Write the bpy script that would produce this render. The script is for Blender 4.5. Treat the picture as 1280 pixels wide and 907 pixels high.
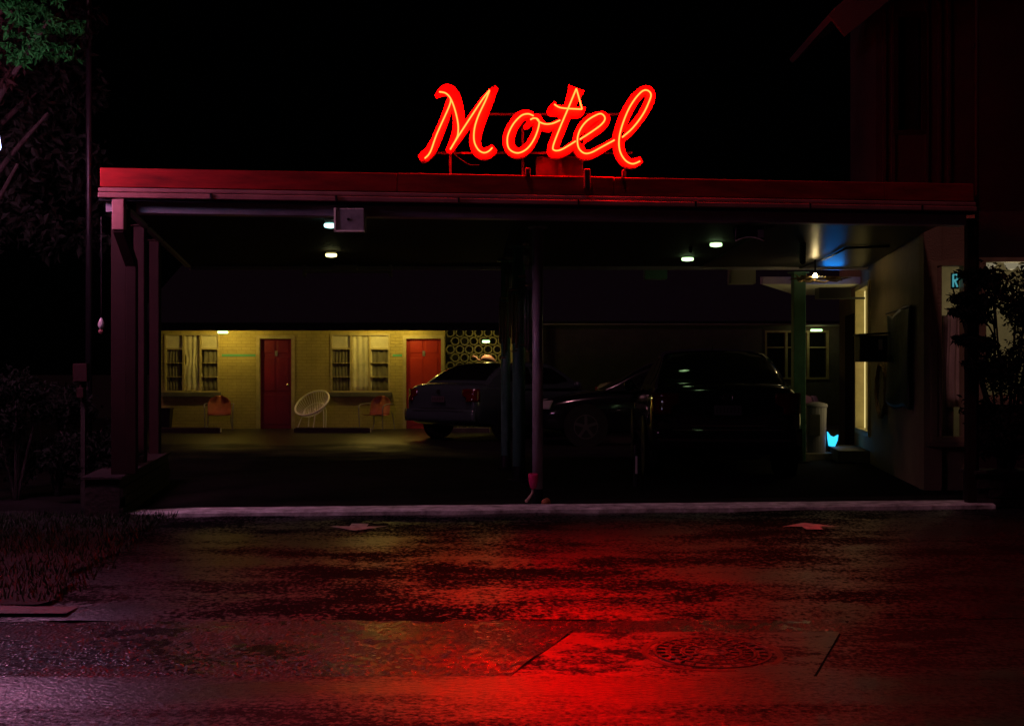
import bpy, math, random
from mathutils import Vector, Matrix
R = math.radians
random.seed(7)
scene = bpy.context.scene
for o in list(bpy.data.objects): bpy.data.objects.remove(o)
col = scene.collection

# ---------------------------------------------------------------- camera, sky, sun, exposure
H = 1.22                      # eye height above the lot
F = 1500.0                    # focal length in photo pixels (photo 1280 wide)
cam = bpy.data.cameras.new('camera'); camo = bpy.data.objects.new('camera', cam); col.objects.link(camo)
camo.location = (0, 0, H); camo.rotation_euler = (R(90), 0, 0)
cam.sensor_width = 36; cam.lens = F/1280*36; cam.shift_y = 12.5/1280
cam.clip_start = .1; cam.clip_end = 2000
scene.camera = camo
world = bpy.data.worlds.new('World'); scene.world = world; world.use_nodes = True
wn = world.node_tree.nodes; bg = wn['Background']
sky = wn.new('ShaderNodeTexSky'); sky.sky_type = 'NISHITA'; sky.sun_disc = False
sky.sun_elevation = R(62); sky.sun_rotation = R(205)
world.node_tree.links.new(sky.outputs[0], bg.inputs[0]); bg.inputs[1].default_value = .00002
sl = bpy.data.lights.new('sun', 'SUN'); sl.energy = .24; sl.angle = R(4); sl.color = (1, .37, .47)
so = bpy.data.objects.new('sun', sl); col.objects.link(so); so.rotation_euler = (R(28), 0, R(-25))
vs = scene.view_settings; vs.view_transform = 'Standard'; vs.look = 'None'; vs.exposure = 0; vs.gamma = 1; vs.use_curve_mapping = False

def at(px, py, d):            # where the thing seen there stands when it is d metres away
    return Vector(((px-640)*d/F, d, H+(466-py)*d/F))
def gx(px, d): return (px-640)*d/F
def gz(py, d): return H+(466-py)*d/F

# ---------------------------------------------------------------- materials
M = {}
def mat(name, base=(.5,.5,.5), rough=.6, metal=0, spec=.5, var=0, vscale=6, bump=0, bscale=40, rvar=0, rscale=3,
        emis=None, estr=0, trans=0, coat=0, aniso=0, sss=0, alt=None, stretch=None, bstretch=None):
    m = bpy.data.materials.new(name); m.use_nodes = True; M[name] = m
    nt = m.node_tree; N = nt.nodes; L = nt.links; b = N['Principled BSDF']
    b.inputs['Base Color'].default_value = (*base, 1); b.inputs['Roughness'].default_value = rough
    b.inputs['Metallic'].default_value = metal; b.inputs['Specular IOR Level'].default_value = spec
    b.inputs['Coat Weight'].default_value = coat; b.inputs['Coat Roughness'].default_value = .05 if rough < .3 else .36
    b.inputs['Transmission Weight'].default_value = trans
    b.inputs['Anisotropic'].default_value = aniso
    if emis:
        b.inputs['Emission Color'].default_value = (*emis, 1); b.inputs['Emission Strength'].default_value = estr
    tc = N.new('ShaderNodeTexCoord'); vec = tc.outputs['Object']
    if stretch:
        mp = N.new('ShaderNodeMapping'); mp.inputs['Scale'].default_value = stretch; L.new(vec, mp.inputs[0]); vec = mp.outputs[0]
    if var:
        n = N.new('ShaderNodeTexNoise'); n.inputs['Scale'].default_value = vscale; n.inputs['Detail'].default_value = 6
        n.inputs['Roughness'].default_value = .65
        L.new(vec, n.inputs['Vector'])
        rp = N.new('ShaderNodeValToRGB'); rp.color_ramp.elements[0].position = .3; rp.color_ramp.elements[1].position = .7
        a = alt or tuple(c*(1-var) for c in base); rp.color_ramp.elements[0].color = (*a, 1)
        rp.color_ramp.elements[1].color = (*[min(1, c*(1+var*.5)) for c in base], 1)
        L.new(n.outputs['Fac'], rp.inputs[0]); L.new(rp.outputs[0], b.inputs['Base Color'])
    if rvar:
        n2 = N.new('ShaderNodeTexNoise'); n2.inputs['Scale'].default_value = rscale; n2.inputs['Detail'].default_value = 5
        L.new(vec, n2.inputs['Vector'])
        mr = N.new('ShaderNodeMapRange'); mr.inputs['From Min'].default_value = .35; mr.inputs['From Max'].default_value = .65
        mr.inputs['To Min'].default_value = max(.02, rough-rvar); mr.inputs['To Max'].default_value = min(1, rough+rvar)
        L.new(n2.outputs['Fac'], mr.inputs[0]); L.new(mr.outputs[0], b.inputs['Roughness'])
    if bump:
        n3 = N.new('ShaderNodeTexNoise'); n3.inputs['Scale'].default_value = bscale; n3.inputs['Detail'].default_value = 4
        if bstretch:
            mp3 = N.new('ShaderNodeMapping'); mp3.inputs['Scale'].default_value = bstretch; L.new(tc.outputs['Object'], mp3.inputs[0]); L.new(mp3.outputs[0], n3.inputs['Vector'])
        else: L.new(vec, n3.inputs['Vector'])
        bp = N.new('ShaderNodeBump'); bp.inputs['Strength'].default_value = bump; bp.inputs['Distance'].default_value = .02
        L.new(n3.outputs['Fac'], bp.inputs['Height']); L.new(bp.outputs[0], b.inputs['Normal'])
    return m
def emit(name, c, s):
    m = mat(name, (.02,.02,.02), .5, emis=c, estr=s); return m

# wet ground surfaces
def wet_ground(name, base, dry_r, wet_r, lo, hi, mscale=1.0, mstretch=(.45,1.5,1), grit=70, gstr=.5, dry_s=.12, ripple=.25, rip_scale=34, voro=False, wet_s=1.0, gmix=.35):
    m = bpy.data.materials.new(name); m.use_nodes = True; M[name] = m
    nt = m.node_tree; N = nt.nodes; L = nt.links; b = N['Principled BSDF']
    tc = N.new('ShaderNodeTexCoord'); O = tc.outputs['Object']
    def noise(sc, det=5, st=None, rg=.6):
        n = N.new('ShaderNodeTexNoise'); n.inputs['Scale'].default_value = sc; n.inputs['Detail'].default_value = det; n.inputs['Roughness'].default_value = rg
        if st:
            mp = N.new('ShaderNodeMapping'); mp.inputs['Scale'].default_value = st; L.new(O, mp.inputs[0]); L.new(mp.outputs[0], n.inputs['Vector'])
        else: L.new(O, n.inputs['Vector'])
        return n.outputs['Fac']
    def rng_(f, a, b_, c, d):
        q = N.new('ShaderNodeMapRange'); q.inputs['From Min'].default_value = a; q.inputs['From Max'].default_value = b_; q.inputs['To Min'].default_value = c; q.inputs['To Max'].default_value = d
        L.new(f, q.inputs[0]); return q.outputs[0]
    big = noise(mscale, 6, mstretch, .68)
    fg = N.new('ShaderNodeMath'); fg.operation = 'MULTIPLY_ADD'; fg.inputs[1].default_value = gmix; L.new(noise(grit*.55, 2), fg.inputs[0])
    sb = N.new('ShaderNodeMath'); sb.operation = 'SUBTRACT'; sb.inputs[1].default_value = gmix*.5; L.new(big, sb.inputs[0]); L.new(sb.outputs[0], fg.inputs[2]); big = fg.outputs[0]
    w = rng_(big, lo, hi, 0, 1)                       # 0 = bare rough stone, 1 = water film
    g1 = noise(grit, 3)
    cr = N.new('ShaderNodeValToRGB'); cr.color_ramp.elements[0].position = .32; cr.color_ramp.elements[1].position = .72
    cr.color_ramp.elements[0].color = (*[c*.35 for c in base], 1); cr.color_ramp.elements[1].color = (*[c*1.9 for c in base], 1)
    L.new(g1, cr.inputs[0]); L.new(cr.outputs[0], b.inputs['Base Color'])
    L.new(rng_(w, 0, 1, dry_r, wet_r), b.inputs['Roughness']); L.new(rng_(w, 0, 1, dry_s, wet_s), b.inputs['Specular IOR Level'])
    L.new(rng_(w, 0, 1, 0, 1), b.inputs['Coat Weight']); b.inputs['Coat Roughness'].default_value = wet_r
    b1 = N.new('ShaderNodeBump'); b1.inputs['Strength'].default_value = ripple; b1.inputs['Distance'].default_value = .02; L.new(noise(rip_scale, 3, (.5,1,1)), b1.inputs['Height'])
    b2 = N.new('ShaderNodeBump'); b2.inputs['Distance'].default_value = .012; L.new(b1.outputs[0], b2.inputs['Normal'])
    L.new(rng_(w, 0, 1, gstr, gstr*.25), b2.inputs['Strength'])
    if voro:
        vo = N.new('ShaderNodeTexVoronoi'); vo.inputs['Scale'].default_value = grit; L.new(O, vo.inputs['Vector']); L.new(rng_(vo.outputs['Distance'], 0, .6, 1, 0), b2.inputs['Height'])
    else: L.new(g1, b2.inputs['Height'])
    L.new(b2.outputs[0], b.inputs['Normal'])
    L.new(b1.outputs[0], b.inputs['Coat Normal'])
    return m
wet_ground('wet_asphalt', (.006,.0056,.006), .80, .30, .45, .60, 1.15, mstretch=(.6,1.3,1), grit=64, gstr=1.0, dry_s=.04, ripple=.45, rip_scale=52, gmix=.6)
wet_ground('coarse_asphalt', (.009,.0085,.009), .34, .22, .46, .60, 2.2, mstretch=(.7,1.2,1), grit=46, gstr=1.0, dry_s=.5, ripple=.2, voro=True, gmix=.8)
wet_ground('street_surface', (.006,.006,.0065), .60, .29, .36, .56, .9, mstretch=(.4,2.0,1), grit=80, gstr=.8, dry_s=.06, ripple=.45, rip_scale=56, gmix=.5, wet_s=.7)
wet_ground('wet_slab', (.014,.0135,.013), .60, .31, .43, .54, 3.2, mstretch=(.7,1.3,1), grit=80, gstr=.6, dry_s=.06, ripple=.25, rip_scale=60, gmix=.4)
wet_ground('gutter_surface', (.009,.009,.009), .60, .33, .38, .54, 1.6, grit=70, gstr=.8, dry_s=.06, gmix=.5)
mat('lot_asphalt', (.014,.014,.015), .40, var=.5, vscale=2, bump=.7, bscale=14, rvar=.14, rscale=.7, spec=.2)
mat('dry_asphalt', (.014,.013,.013), .95, var=.5, vscale=2, bump=.5, bscale=30, spec=.05)
mat('soil', (.010,.009,.006), .9, var=.5, bump=.5, bscale=20)
mat('painted_kerb', (.92,.84,.82), .55, var=.45, vscale=7, bump=.3, bscale=50, alt=(.2,.19,.19))
mat('road_paint', (.5,.5,.48), .5, var=.5, vscale=14, alt=(.15,.15,.15), bump=.2, bscale=80)
mat('concrete', (.13,.12,.115), .7, var=.4, vscale=5, bump=.3, bscale=60)
mat('iron', (.10,.095,.085), .36, metal=1, var=.4, vscale=25, bump=.3, bscale=120)
# building
mat('red_fascia', (.30,.009,.010), .7, spec=.2, var=.55, vscale=2.2, bump=.1, bscale=20, stretch=(1,1,5))
mat('grey_trim', (.40,.36,.42), .45, var=.25, vscale=4)
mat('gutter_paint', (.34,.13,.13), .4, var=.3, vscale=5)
mat('roofing', (.04,.035,.035), .9, var=.4)
mat('yellow_wall', (.50,.41,.15), .75, var=.22, vscale=2.5, bump=.5, bscale=45)
mat('grey_wall', (.16,.15,.13), .85, var=.3, vscale=2.5, bump=.4, bscale=45)
mat('tan_wall', (.40,.31,.17), .7, var=.2, vscale=2, bump=.5, bscale=60)
mat('red_door_shaded', (.20,.005,.028), .45, var=.25, vscale=2)  # shade on the first door is put into this darker red
mat('red_door_lit', (.50,.030,.015), .45, var=.2, vscale=2)  # lamplight on the second door is put into this brighter red
mat('cream_frame', (.50,.42,.22), .5, var=.25, vscale=6)
mat('mint_trim', (.12,.42,.25), .5)
mat('glass_dark', (.012,.013,.015), .08, spec=.6)
mat('curtain', (.88,.84,.66), .85, var=.25, vscale=3)
mat('dark_curtain', (.26,.24,.18), .9, var=.3, vscale=3)
mat('shingle', (.006,.009,.024), .85, var=.5, vscale=8, bump=.5, bscale=30)
mat('soffit', (.35,.33,.28), .7)
mat('green_post', (.13,.34,.24), .42, var=.3, vscale=5)
mat('grey_post', (.30,.29,.31), .38, var=.3, vscale=4, bump=.1)
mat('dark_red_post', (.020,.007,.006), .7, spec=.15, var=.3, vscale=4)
mat('red_siding', (.035,.015,.014), .7, var=.3, vscale=3, bump=.2)
mat('breeze_block', (.52,.46,.24), .8, var=.3, vscale=20)
mat('brickwork', (.03,.018,.016), .8, var=.4, vscale=8, bump=.5, bscale=25)
# metals, plastics, fabrics
mat('galvanised', (.34,.33,.36), .42, metal=.4, var=.4, vscale=9, bump=.1)
mat('dark_metal', (.02,.02,.022), .4, metal=.5)
mat('black_plastic', (.012,.012,.012), .45)
mat('white_paint', (.85,.83,.72), .45)
mat('chair_red', (.40,.12,.08), .4, var=.3, vscale=8)
mat('chrome', (.6,.6,.6), .15, metal=1)
mat('rubber', (.012,.012,.012), .8)
mat('alloy', (.30,.30,.31), .3, metal=.9)
mat('black_car', (.012,.012,.013), .12, coat=1, spec=.5)
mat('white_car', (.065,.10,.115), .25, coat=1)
mat('blue_car', (.012,.014,.018), .16, coat=1, metal=.3)
mat('silver_car', (.55,.50,.40), .22, coat=1)
mat('car_glass', (.008,.008,.009), .04, spec=.6)
mat('red_lens', (.14,.004,.004), .12, coat=1)
mat('clear_lens', (.5,.5,.5), .1, coat=1)
mat('plate', (.14,.12,.13), .4)
mat('plate_mark', (.03,.02,.03), .5)
mat('bin_plastic', (.20,.19,.26), .5)  # lavender light on the white bin is put into this colour
mat('pink_plastic', (.75,.34,.36), .4)
mat('magenta_glaze', (.62,.03,.16), .25, var=.2)
mat('pale_glaze', (.6,.42,.36), .4, var=.3, vscale=20)
mat('orange_stone', (.42,.17,.07), .7, var=.4, vscale=18, bump=.4)
mat('bark', (.014,.011,.008), .9, var=.4, bump=.6, bscale=15)
mat('leaf_green_lit', (.005,.08,.012), .8, spec=.08, var=.5, vscale=3)  # green light on the upper leaves is put into the leaf colour
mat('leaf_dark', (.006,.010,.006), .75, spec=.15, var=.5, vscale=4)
mat('leaf_reddish', (.012,.007,.005), .75, spec=.15, var=.5, vscale=4)
mat('grass', (.016,.034,.006), .6, var=.5, vscale=9)
mat('bamboo', (.36,.28,.13), .5, var=.3)
mat('chime_metal', (.25,.26,.24), .3, metal=.7)
mat('art_green', (.035,.06,.04), .5, var=.7, vscale=7, bump=.5, bscale=14)
mat('twig', (.30,.19,.07), .6, var=.4)
mat('matte_ceiling', (.03,.028,.025), .7, var=.3, vscale=3, spec=.08)
mat('ceiling', (.05,.047,.042), .36, var=.15, vscale=2, spec=.2, aniso=.6)
mat('letter_face', (.75,.02,.015), .45)
mat('letter_side', (.25,.02,.02), .5)
mat('sign_metal', (.022,.010,.010), .5, var=.3)
# light givers
emit('neon', (1, .0014, .0002), 500)
emit('lamp_green', (.55,1,.42), 3.0)
emit('lamp_cool', (.45,1,.95), 3.0)
emit('lamp_warm', (1,.9,.35), 3.0)
emit('lamp_glow', (1,.72,.22), .35)
emit('bulb', (1,.78,.38), 60)
emit('lit_window', (1,.80,.30), .85)
emit('lit_window_bright', (1,.86,.40), 1.0)
emit('assumed_blue_lamp', (.01,.30,1), 3)  # lens of the assumed up-light
emit('cyan_lamp', (.03,.55,1), 1.6)
emit('cyan_sign', (.15,.75,.85), .4)
emit('sign_face', (1,.28,.56), 25)
emit('sign_edge', (.75,.85,1.6), 6)
emit('bowl_lamp', (1,.86,.55), .22)
m = mat('window_glass'); nt = m.node_tree; nt.nodes.remove(nt.nodes['Principled BSDF'])
mx = nt.nodes.new('ShaderNodeMixShader'); tp = nt.nodes.new('ShaderNodeBsdfTransparent'); gl = nt.nodes.new('ShaderNodeBsdfGlossy'); gl.inputs['Roughness'].default_value = .04
mx.inputs[0].default_value = .06
nt.links.new(tp.outputs[0], mx.inputs[1]); nt.links.new(gl.outputs[0], mx.inputs[2]); nt.links.new(mx.outputs[0], nt.nodes['Material Output'].inputs[0])
# the lot is wet in the open and dry under the canopy roof
nt = M['lot_asphalt'].node_tree; N = nt.nodes; L = nt.links
tc = N.new('ShaderNodeTexCoord'); sx_ = N.new('ShaderNodeSeparateXYZ'); L.new(tc.outputs['Object'], sx_.inputs[0])
nz = N.new('ShaderNodeTexNoise'); nz.inputs['Scale'].default_value = .9; nz.inputs['Detail'].default_value = 5; L.new(tc.outputs['Object'], nz.inputs['Vector'])
md = N.new('ShaderNodeMath'); md.operation = 'MULTIPLY_ADD'; md.inputs[1].default_value = 7; L.new(nz.outputs['Fac'], md.inputs[0]); L.new(sx_.outputs['Y'], md.inputs[2])
mr = N.new('ShaderNodeMapRange'); mr.inputs['From Min'].default_value = 20.5; mr.inputs['From Max'].default_value = 24.8; mr.inputs['To Min'].default_value = .95; mr.inputs['To Max'].default_value = .36
L.new(md.outputs[0], mr.inputs[0]); L.new(mr.outputs[0], N['Principled BSDF'].inputs['Roughness'])
ms = N.new('ShaderNodeMapRange'); ms.inputs['From Min'].default_value = 20.5; ms.inputs['From Max'].default_value = 24.8; ms.inputs['To Min'].default_value = .03; ms.inputs['To Max'].default_value = .3
L.new(md.outputs[0], ms.inputs[0]); L.new(ms.outputs[0], N['Principled BSDF'].inputs['Specular IOR Level'])
# ceiling: fine board lines across the view
def board_lines(m, scale, strength, axis):
    nt = m.node_tree; N = nt.nodes; L = nt.links
    tc = N.new('ShaderNodeTexCoord'); w = N.new('ShaderNodeTexWave'); w.bands_direction = axis
    w.inputs['Scale'].default_value = scale; w.inputs['Distortion'].default_value = 1.5
    L.new(tc.outputs['Object'], w.inputs[0])
    bp = N.new('ShaderNodeBump'); bp.inputs['Strength'].default_value = strength; bp.inputs['Distance'].default_value = .01
    L.new(w.outputs['Fac'], bp.inputs['Height']); L.new(bp.outputs[0], N['Principled BSDF'].inputs['Normal'])
board_lines(M['ceiling'], 2.2, .05, 'Y')
tn = M['ceiling'].node_tree.nodes.new('ShaderNodeTangent'); tn.direction_type = 'UV_MAP'; M['ceiling'].node_tree.links.new(tn.outputs[0], M['ceiling'].node_tree.nodes['Principled BSDF'].inputs['Tangent'])
def brick_bump(m, w, h):
    nt = m.node_tree; N = nt.nodes; L = nt.links
    tc = N.new('ShaderNodeTexCoord'); mp = N.new('ShaderNodeMapping'); mp.inputs['Rotation'].default_value = (R(90),0,0)
    L.new(tc.outputs['Object'], mp.inputs[0])
    b = N.new('ShaderNodeTexBrick'); b.inputs['Scale'].default_value = 1; b.inputs['Brick Width'].default_value = w
    b.inputs['Row Height'].default_value = h; b.inputs['Mortar Size'].default_value = .006
    b.inputs['Color1'].default_value = (1,1,1,1); b.inputs['Color2'].default_value = (.8,.8,.8,1); b.inputs['Mortar'].default_value = (0,0,0,1)
    L.new(mp.outputs[0], b.inputs[0])
    bp = N.new('ShaderNodeBump'); bp.inputs['Strength'].default_value = .8; bp.inputs['Distance'].default_value = .012
    L.new(b.outputs['Color'], bp.inputs['Height'])
    bc = N['Principled BSDF'].inputs['Base Color']; src = bc.links[0].from_socket
    mxc = N.new('ShaderNodeMix'); mxc.data_type = 'RGBA'; mxc.blend_type = 'MULTIPLY'; mxc.inputs[0].default_value = .28
    L.new(src, mxc.inputs[6]); L.new(b.outputs['Color'], mxc.inputs[7]); L.new(mxc.outputs[2], bc)
    old = N['Principled BSDF'].inputs['Normal'].links
    if old: L.new(old[0].from_socket, bp.inputs['Normal'])
    L.new(bp.outputs[0], N['Principled BSDF'].inputs['Normal'])
brick_bump(M['yellow_wall'], .21, .072)

# ---------------------------------------------------------------- mesh builder
class MB:
    def __init__(s): s.v = []; s.f = []
    def add(s, v, f):
        o = len(s.v); s.v += [tuple(p) for p in v]; s.f += [tuple(i+o for i in q) for q in f]; return s
    def box(s, a, b):
        x0,y0,z0 = a; x1,y1,z1 = b
        return s.add([(x0,y0,z0),(x1,y0,z0),(x1,y1,z0),(x0,y1,z0),(x0,y0,z1),(x1,y0,z1),(x1,y1,z1),(x0,y1,z1)],
                     [(0,3,2,1),(4,5,6,7),(0,1,5,4),(1,2,6,5),(2,3,7,6),(3,0,4,7)])
    def prism(s, pts, z0, z1):          # plan polygon (counter-clockwise) from z0 to z1
        n = len(pts); v = [(p[0],p[1],z0) for p in pts]+[(p[0],p[1],z1) for p in pts]
        f = [tuple(reversed(range(n))), tuple(range(n,2*n))]+[(i,(i+1)%n,n+(i+1)%n,n+i) for i in range(n)]
        return s.add(v, f)
    def slab(s, pts, y0, y1):           # x,z polygon from y0 (front) to y1
        n = len(pts); v = [(p[0],y0,p[1]) for p in pts]+[(p[0],y1,p[1]) for p in pts]
        f = [tuple(range(n)), tuple(reversed(range(n,2*n)))]+[((i+1)%n,i,n+i,n+(i+1)%n) for i in range(n)]
        return s.add(v, f)
    def bar(s, a, b, w, h, up=(0,0,1)): # box beam between two points
        a = Vector(a); b = Vector(b); d = (b-a).normalized(); u = Vector(up)
        if abs(d.dot(u)) > .99: u = Vector((0,1,0))
        r = d.cross(u).normalized(); u = r.cross(d).normalized(); v = []
        for p in (a, b):
            for (i,j) in ((-1,-1),(1,-1),(1,1),(-1,1)): v.append(p+r*(i*w/2)+u*(j*h/2))
        return s.add(v, [(0,1,2,3),(7,6,5,4),(0,4,5,1),(1,5,6,2),(2,6,7,3),(3,7,4,0)])
    def tube(s, pts, r, n=8, closed=False, cap=True):
        pts = [Vector(p) for p in pts]; k = len(pts); rr = r if isinstance(r, (list,tuple)) else [r]*k
        prev = None; v = []
        for i, p in enumerate(pts):
            a = pts[(i-1) % k] if closed or i > 0 else p; b = pts[(i+1) % k] if closed or i < k-1 else p
            d = (b-a).normalized()
            if prev is None:
                u = Vector((0,0,1)) if abs(d.z) < .9 else Vector((1,0,0))
            else: u = prev
            u = (u-d*u.dot(d)).normalized(); prev = u; w = d.cross(u)
            for j in range(n):
                t = 2*math.pi*j/n; v.append(p+u*(math.cos(t)*rr[i])+w*(math.sin(t)*rr[i]))
        f = []
        for i in range(k if closed else k-1):
            i2 = (i+1) % k
            for j in range(n): f.append((i*n+j, i*n+(j+1)%n, i2*n+(j+1)%n, i2*n+j))
        if not closed and cap: f += [tuple(reversed(range(n))), tuple(range((k-1)*n, k*n))]
        return s.add(v, f)
    def lathe(s, prof, c=(0,0,0), n=16, axis='z'):
        v = []; f = []; k = len(prof)
        for (r, z) in prof:
            for j in range(n):
                t = 2*math.pi*j/n; p = (r*math.cos(t), r*math.sin(t), z)
                if axis == 'y': p = (p[0], p[2], p[1])
                elif axis == 'x': p = (p[2], p[0], p[1])
                v.append((c[0]+p[0], c[1]+p[1], c[2]+p[2]))
        for i in range(k-1):
            for j in range(n): f.append((i*n+j, i*n+(j+1)%n, (i+1)*n+(j+1)%n, (i+1)*n+j))
        f += [tuple(reversed(range(n))), tuple(range((k-1)*n, k*n))]
        return s.add(v, f)
    def grid(s, fn, nu, nv):
        v = [fn(i/nu, j/nv) for i in range(nu+1) for j in range(nv+1)]
        return s.add(v, [(i*(nv+1)+j, (i+1)*(nv+1)+j, (i+1)*(nv+1)+j+1, i*(nv+1)+j+1) for i in range(nu) for j in range(nv)])
    def mesh(s, name, m, smooth=False):
        me = bpy.data.meshes.new(name); me.from_pydata(s.v, [], s.f); me.update()
        me.materials.append(M[m])
        if smooth:
            for p in me.polygons: p.use_smooth = True
        return me
    def build(s, name, m, parent=None, smooth=False, local=False, bevel=0, solid=0, sub=0):
        o = bpy.data.objects.new(name, s.mesh(name, m, smooth)); col.objects.link(o); put(o, parent, local)
        if solid:
            q = o.modifiers.new('thickness', 'SOLIDIFY'); q.thickness = solid; q.offset = 0
        if bevel:
            q = o.modifiers.new('bevel', 'BEVEL'); q.width = bevel; q.segments = 2; q.limit_method = 'ANGLE'
        if sub:
            q = o.modifiers.new('smooth', 'SUBSURF'); q.levels = sub; q.render_levels = sub
        return o
def put(o, parent, local=False):
    if parent is not None:
        o.parent = parent
        if not local:
            mw = Matrix.Identity(4); p = parent
            while p is not None:
                mw = p.matrix_parent_inverse @ Matrix.LocRotScale(p.location, p.rotation_euler, p.scale) @ mw if False else (Matrix.LocRotScale(p.location, p.rotation_euler, p.scale) if p.type == 'EMPTY' else Matrix.Identity(4)) @ mw
                p = p.parent
            o.matrix_parent_inverse = mw.inverted() if parent.type == 'EMPTY' else Matrix.Identity(4)
    return o
# Parts are built in world coordinates: under an Empty the parent offset is undone; under a mesh part
# (whose own vertices are in world coordinates) nothing has to be undone.
def part_of(o, parent_part):
    o.parent = parent_part
    o.matrix_parent_inverse = Matrix.Identity(4)
    return o
def sub(mb, name, m, parent_part, **k):
    # child of a part mesh: the part carries location 0 and a parent inverse, so cancel its parent inverse chain
    o = mb.build(name, m, None, **k); o.parent = parent_part
    root = parent_part.parent
    return o
def thing(name, label, cat, loc=(0,0,0), rotz=0, group=None):
    o = bpy.data.objects.new(name, None); col.objects.link(o); o.empty_display_size = .1
    o.location = loc; o.rotation_euler = (0,0,rotz); tag(o, label, cat, group); return o
def tag(o, label, cat, group=None):
    o['label'] = label; o['category'] = cat
    if group: o['group'] = group
    return o
def struct(o): o['kind'] = 'structure'; return o
def copy_tree(o, parent=None):
    c = o.copy(); col.objects.link(c)
    if parent is not None: c.parent = parent; c.matrix_parent_inverse = o.matrix_parent_inverse.copy()
    for ch in o.children: copy_tree(ch, c)
    return c
def lamp(name, loc, color, power, radius=.05, parent=None, kind='POINT'):
    l = bpy.data.lights.new(name, kind); l.energy = power; l.color = color; l.shadow_soft_size = radius
    o = bpy.data.objects.new(name, l); col.objects.link(o); o.location = loc
    if parent is not None: put(o, parent)
    return o
def smooth_path(pts, n=8, closed=False):
    out = []; k = len(pts)
    for i in range(k if closed else k-1):
        g = lambda j: pts[j % k] if closed else pts[max(0, min(k-1, j))]
        p0,p1,p2,p3 = g(i-1), g(i), g(i+1), g(i+2)
        for s in range(n):
            t = s/n
            out.append(tuple(.5*(2*b+(c-a)*t+(2*a-5*b+4*c-d)*t*t+(3*b-a-3*c+d)*t**3) for a,b,c,d in zip(p0,p1,p2,p3)))
    if not closed: out.append(tuple(pts[-1]))
    return out

# ================================================================ THE GROUND
def kerb_y(x): return 10.42+.09*x                 # front edge of the painted kerb strip
ROAD_Y = 5.42
def apron_z(y, x=0):
    t = max(0, min(1, (kerb_y(x)-y)/(kerb_y(x)-ROAD_Y))); return -.15*t
g = MB(); g.add([(-400,-60,-.32),(400,-60,-.32),(400,900,-.32),(-400,900,-.32)], [(0,1,2,3)]); struct(g.build('ground', 'soil'))
g = MB(); g.grid(lambda u, v: (-30+60*u, -14+(ROAD_Y+14)*v, -.15-.012*math.cos(v*3)*0+.002*math.sin(u*40)), 60, 20)
struct(g.build('road', 'street_surface', smooth=True))
g = MB()
def ap(u, v):
    x = -3.05+12*u; y0 = 6.55+.02*x+.02*math.sin(x*2.1)+.012*math.sin(x*7.3); y1 = kerb_y(x)+.02; y = y0+(y1-y0)*v
    return (x, y, apron_z(y, x)-.016*max(0, 1-v*14)+.004*math.sin(x*2.3+y*3.1)+.003*math.sin(x*5.1-y*1.7))
g.grid(ap, 90, 40); struct(g.build('driveway', 'wet_asphalt', smooth=True))
g = MB()
def shoulder(x0, x1, n):
    def sh(u, v):
        yy = ROAD_Y+.01+1.14*v; x1_ = x1-.05+.34*min(1.05,(yy-ROAD_Y-.012)/.86); x = x0+(x1_-x0)*u; y0 = ROAD_Y+.01; y1 = 6.565+.02*x; y = y0+(y1-y0)*v
        e = .022*min(1, (1-v)*9) if v > .85 else .022
        return (x, y, apron_z(y, x)-.014+(.006*math.sin(v*math.pi))+.004*math.sin(x*7+y*9)+.003*math.sin(x*19))
    return sh
g.grid(shoulder(-30, .02, 0), 200, 24); struct(g.build('road_shoulder', 'coarse_asphalt', smooth=True))
# concrete slab with the manhole
g = MB()
def slab(u, v):
    y = ROAD_Y+.012+(6.28-ROAD_Y)*v; x0 = -.02+.34*v; x1 = 1.36+.36*v
    return (x0+(x1-x0)*u, y, apron_z(y, 0)-.012+.002*math.sin(u*9+v*4))
g.grid(slab, 24, 14); struct(g.build('concrete_pad', 'wet_slab', smooth=True))
g = MB()
def sh2(u, v):
    y = ROAD_Y+.012+(6.585-ROAD_Y)*v; x0 = 1.372+.36*(y-ROAD_Y-.012)/.86; x1 = 12
    return (x0+(x1-x0)*u, y, apron_z(y, 0)-.014+.002*math.sin(u*90+v*4))
g.grid(sh2, 60, 14); struct(g.build('gutter_pad', 'gutter_surface', smooth=True))
g = MB()
def sh3(u, v):
    y = 6.285+(6.63-6.285)*v; x0 = .2; x1 = 1.82
    return (x0+(x1-x0)*u, y, apron_z(y, 0)-.020)
g.grid(sh3, 20, 4); struct(g.build('pad_margin', 'coarse_asphalt', smooth=True))
# lot behind the kerb
g = MB()
def lot(u, v):
    x = -16+34*u; y0 = 16.3; y = y0+(34-y0)*v
    return (x, y, -.05*max(0, (y-14)/20)+.004*math.sin(x*1.7+y*1.1)-.003)
g.grid(lot, 60, 60); struct(g.build('parking_lot', 'lot_asphalt', smooth=True))
g = MB()
def dry(u, v):
    x = -16+34*u; y0 = kerb_y(max(-4, min(5, x)))+.30; y = y0+(16.3-y0)*v
    return (x, y, -.05*max(0, (y-14)/20)+.004*math.sin(x*1.7+y*1.1)-.003)
g.grid(dry, 60, 20); struct(g.build('carport_floor', 'dry_asphalt', smooth=True))
# the painted kerb strip
g = MB()
def ks(u, v):
    x = -3.36+7.72*u; ta = min(1, u*14)**.5; e = [(0,-.03),(0,.03),(.05,.040),(.34*ta+.02,.040),(.36*ta+.02,-.02)][round(v*4)]
    w = .006*math.sin(x*6)+.005*math.sin(x*15)+.005*math.sin(x*31+1)
    return (x, kerb_y(x)+e[0]+w+(.06 if u < .03 else 0), e[1])
g.grid(ks, 90, 4); struct(g.build('kerb', 'painted_kerb'))
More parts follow.
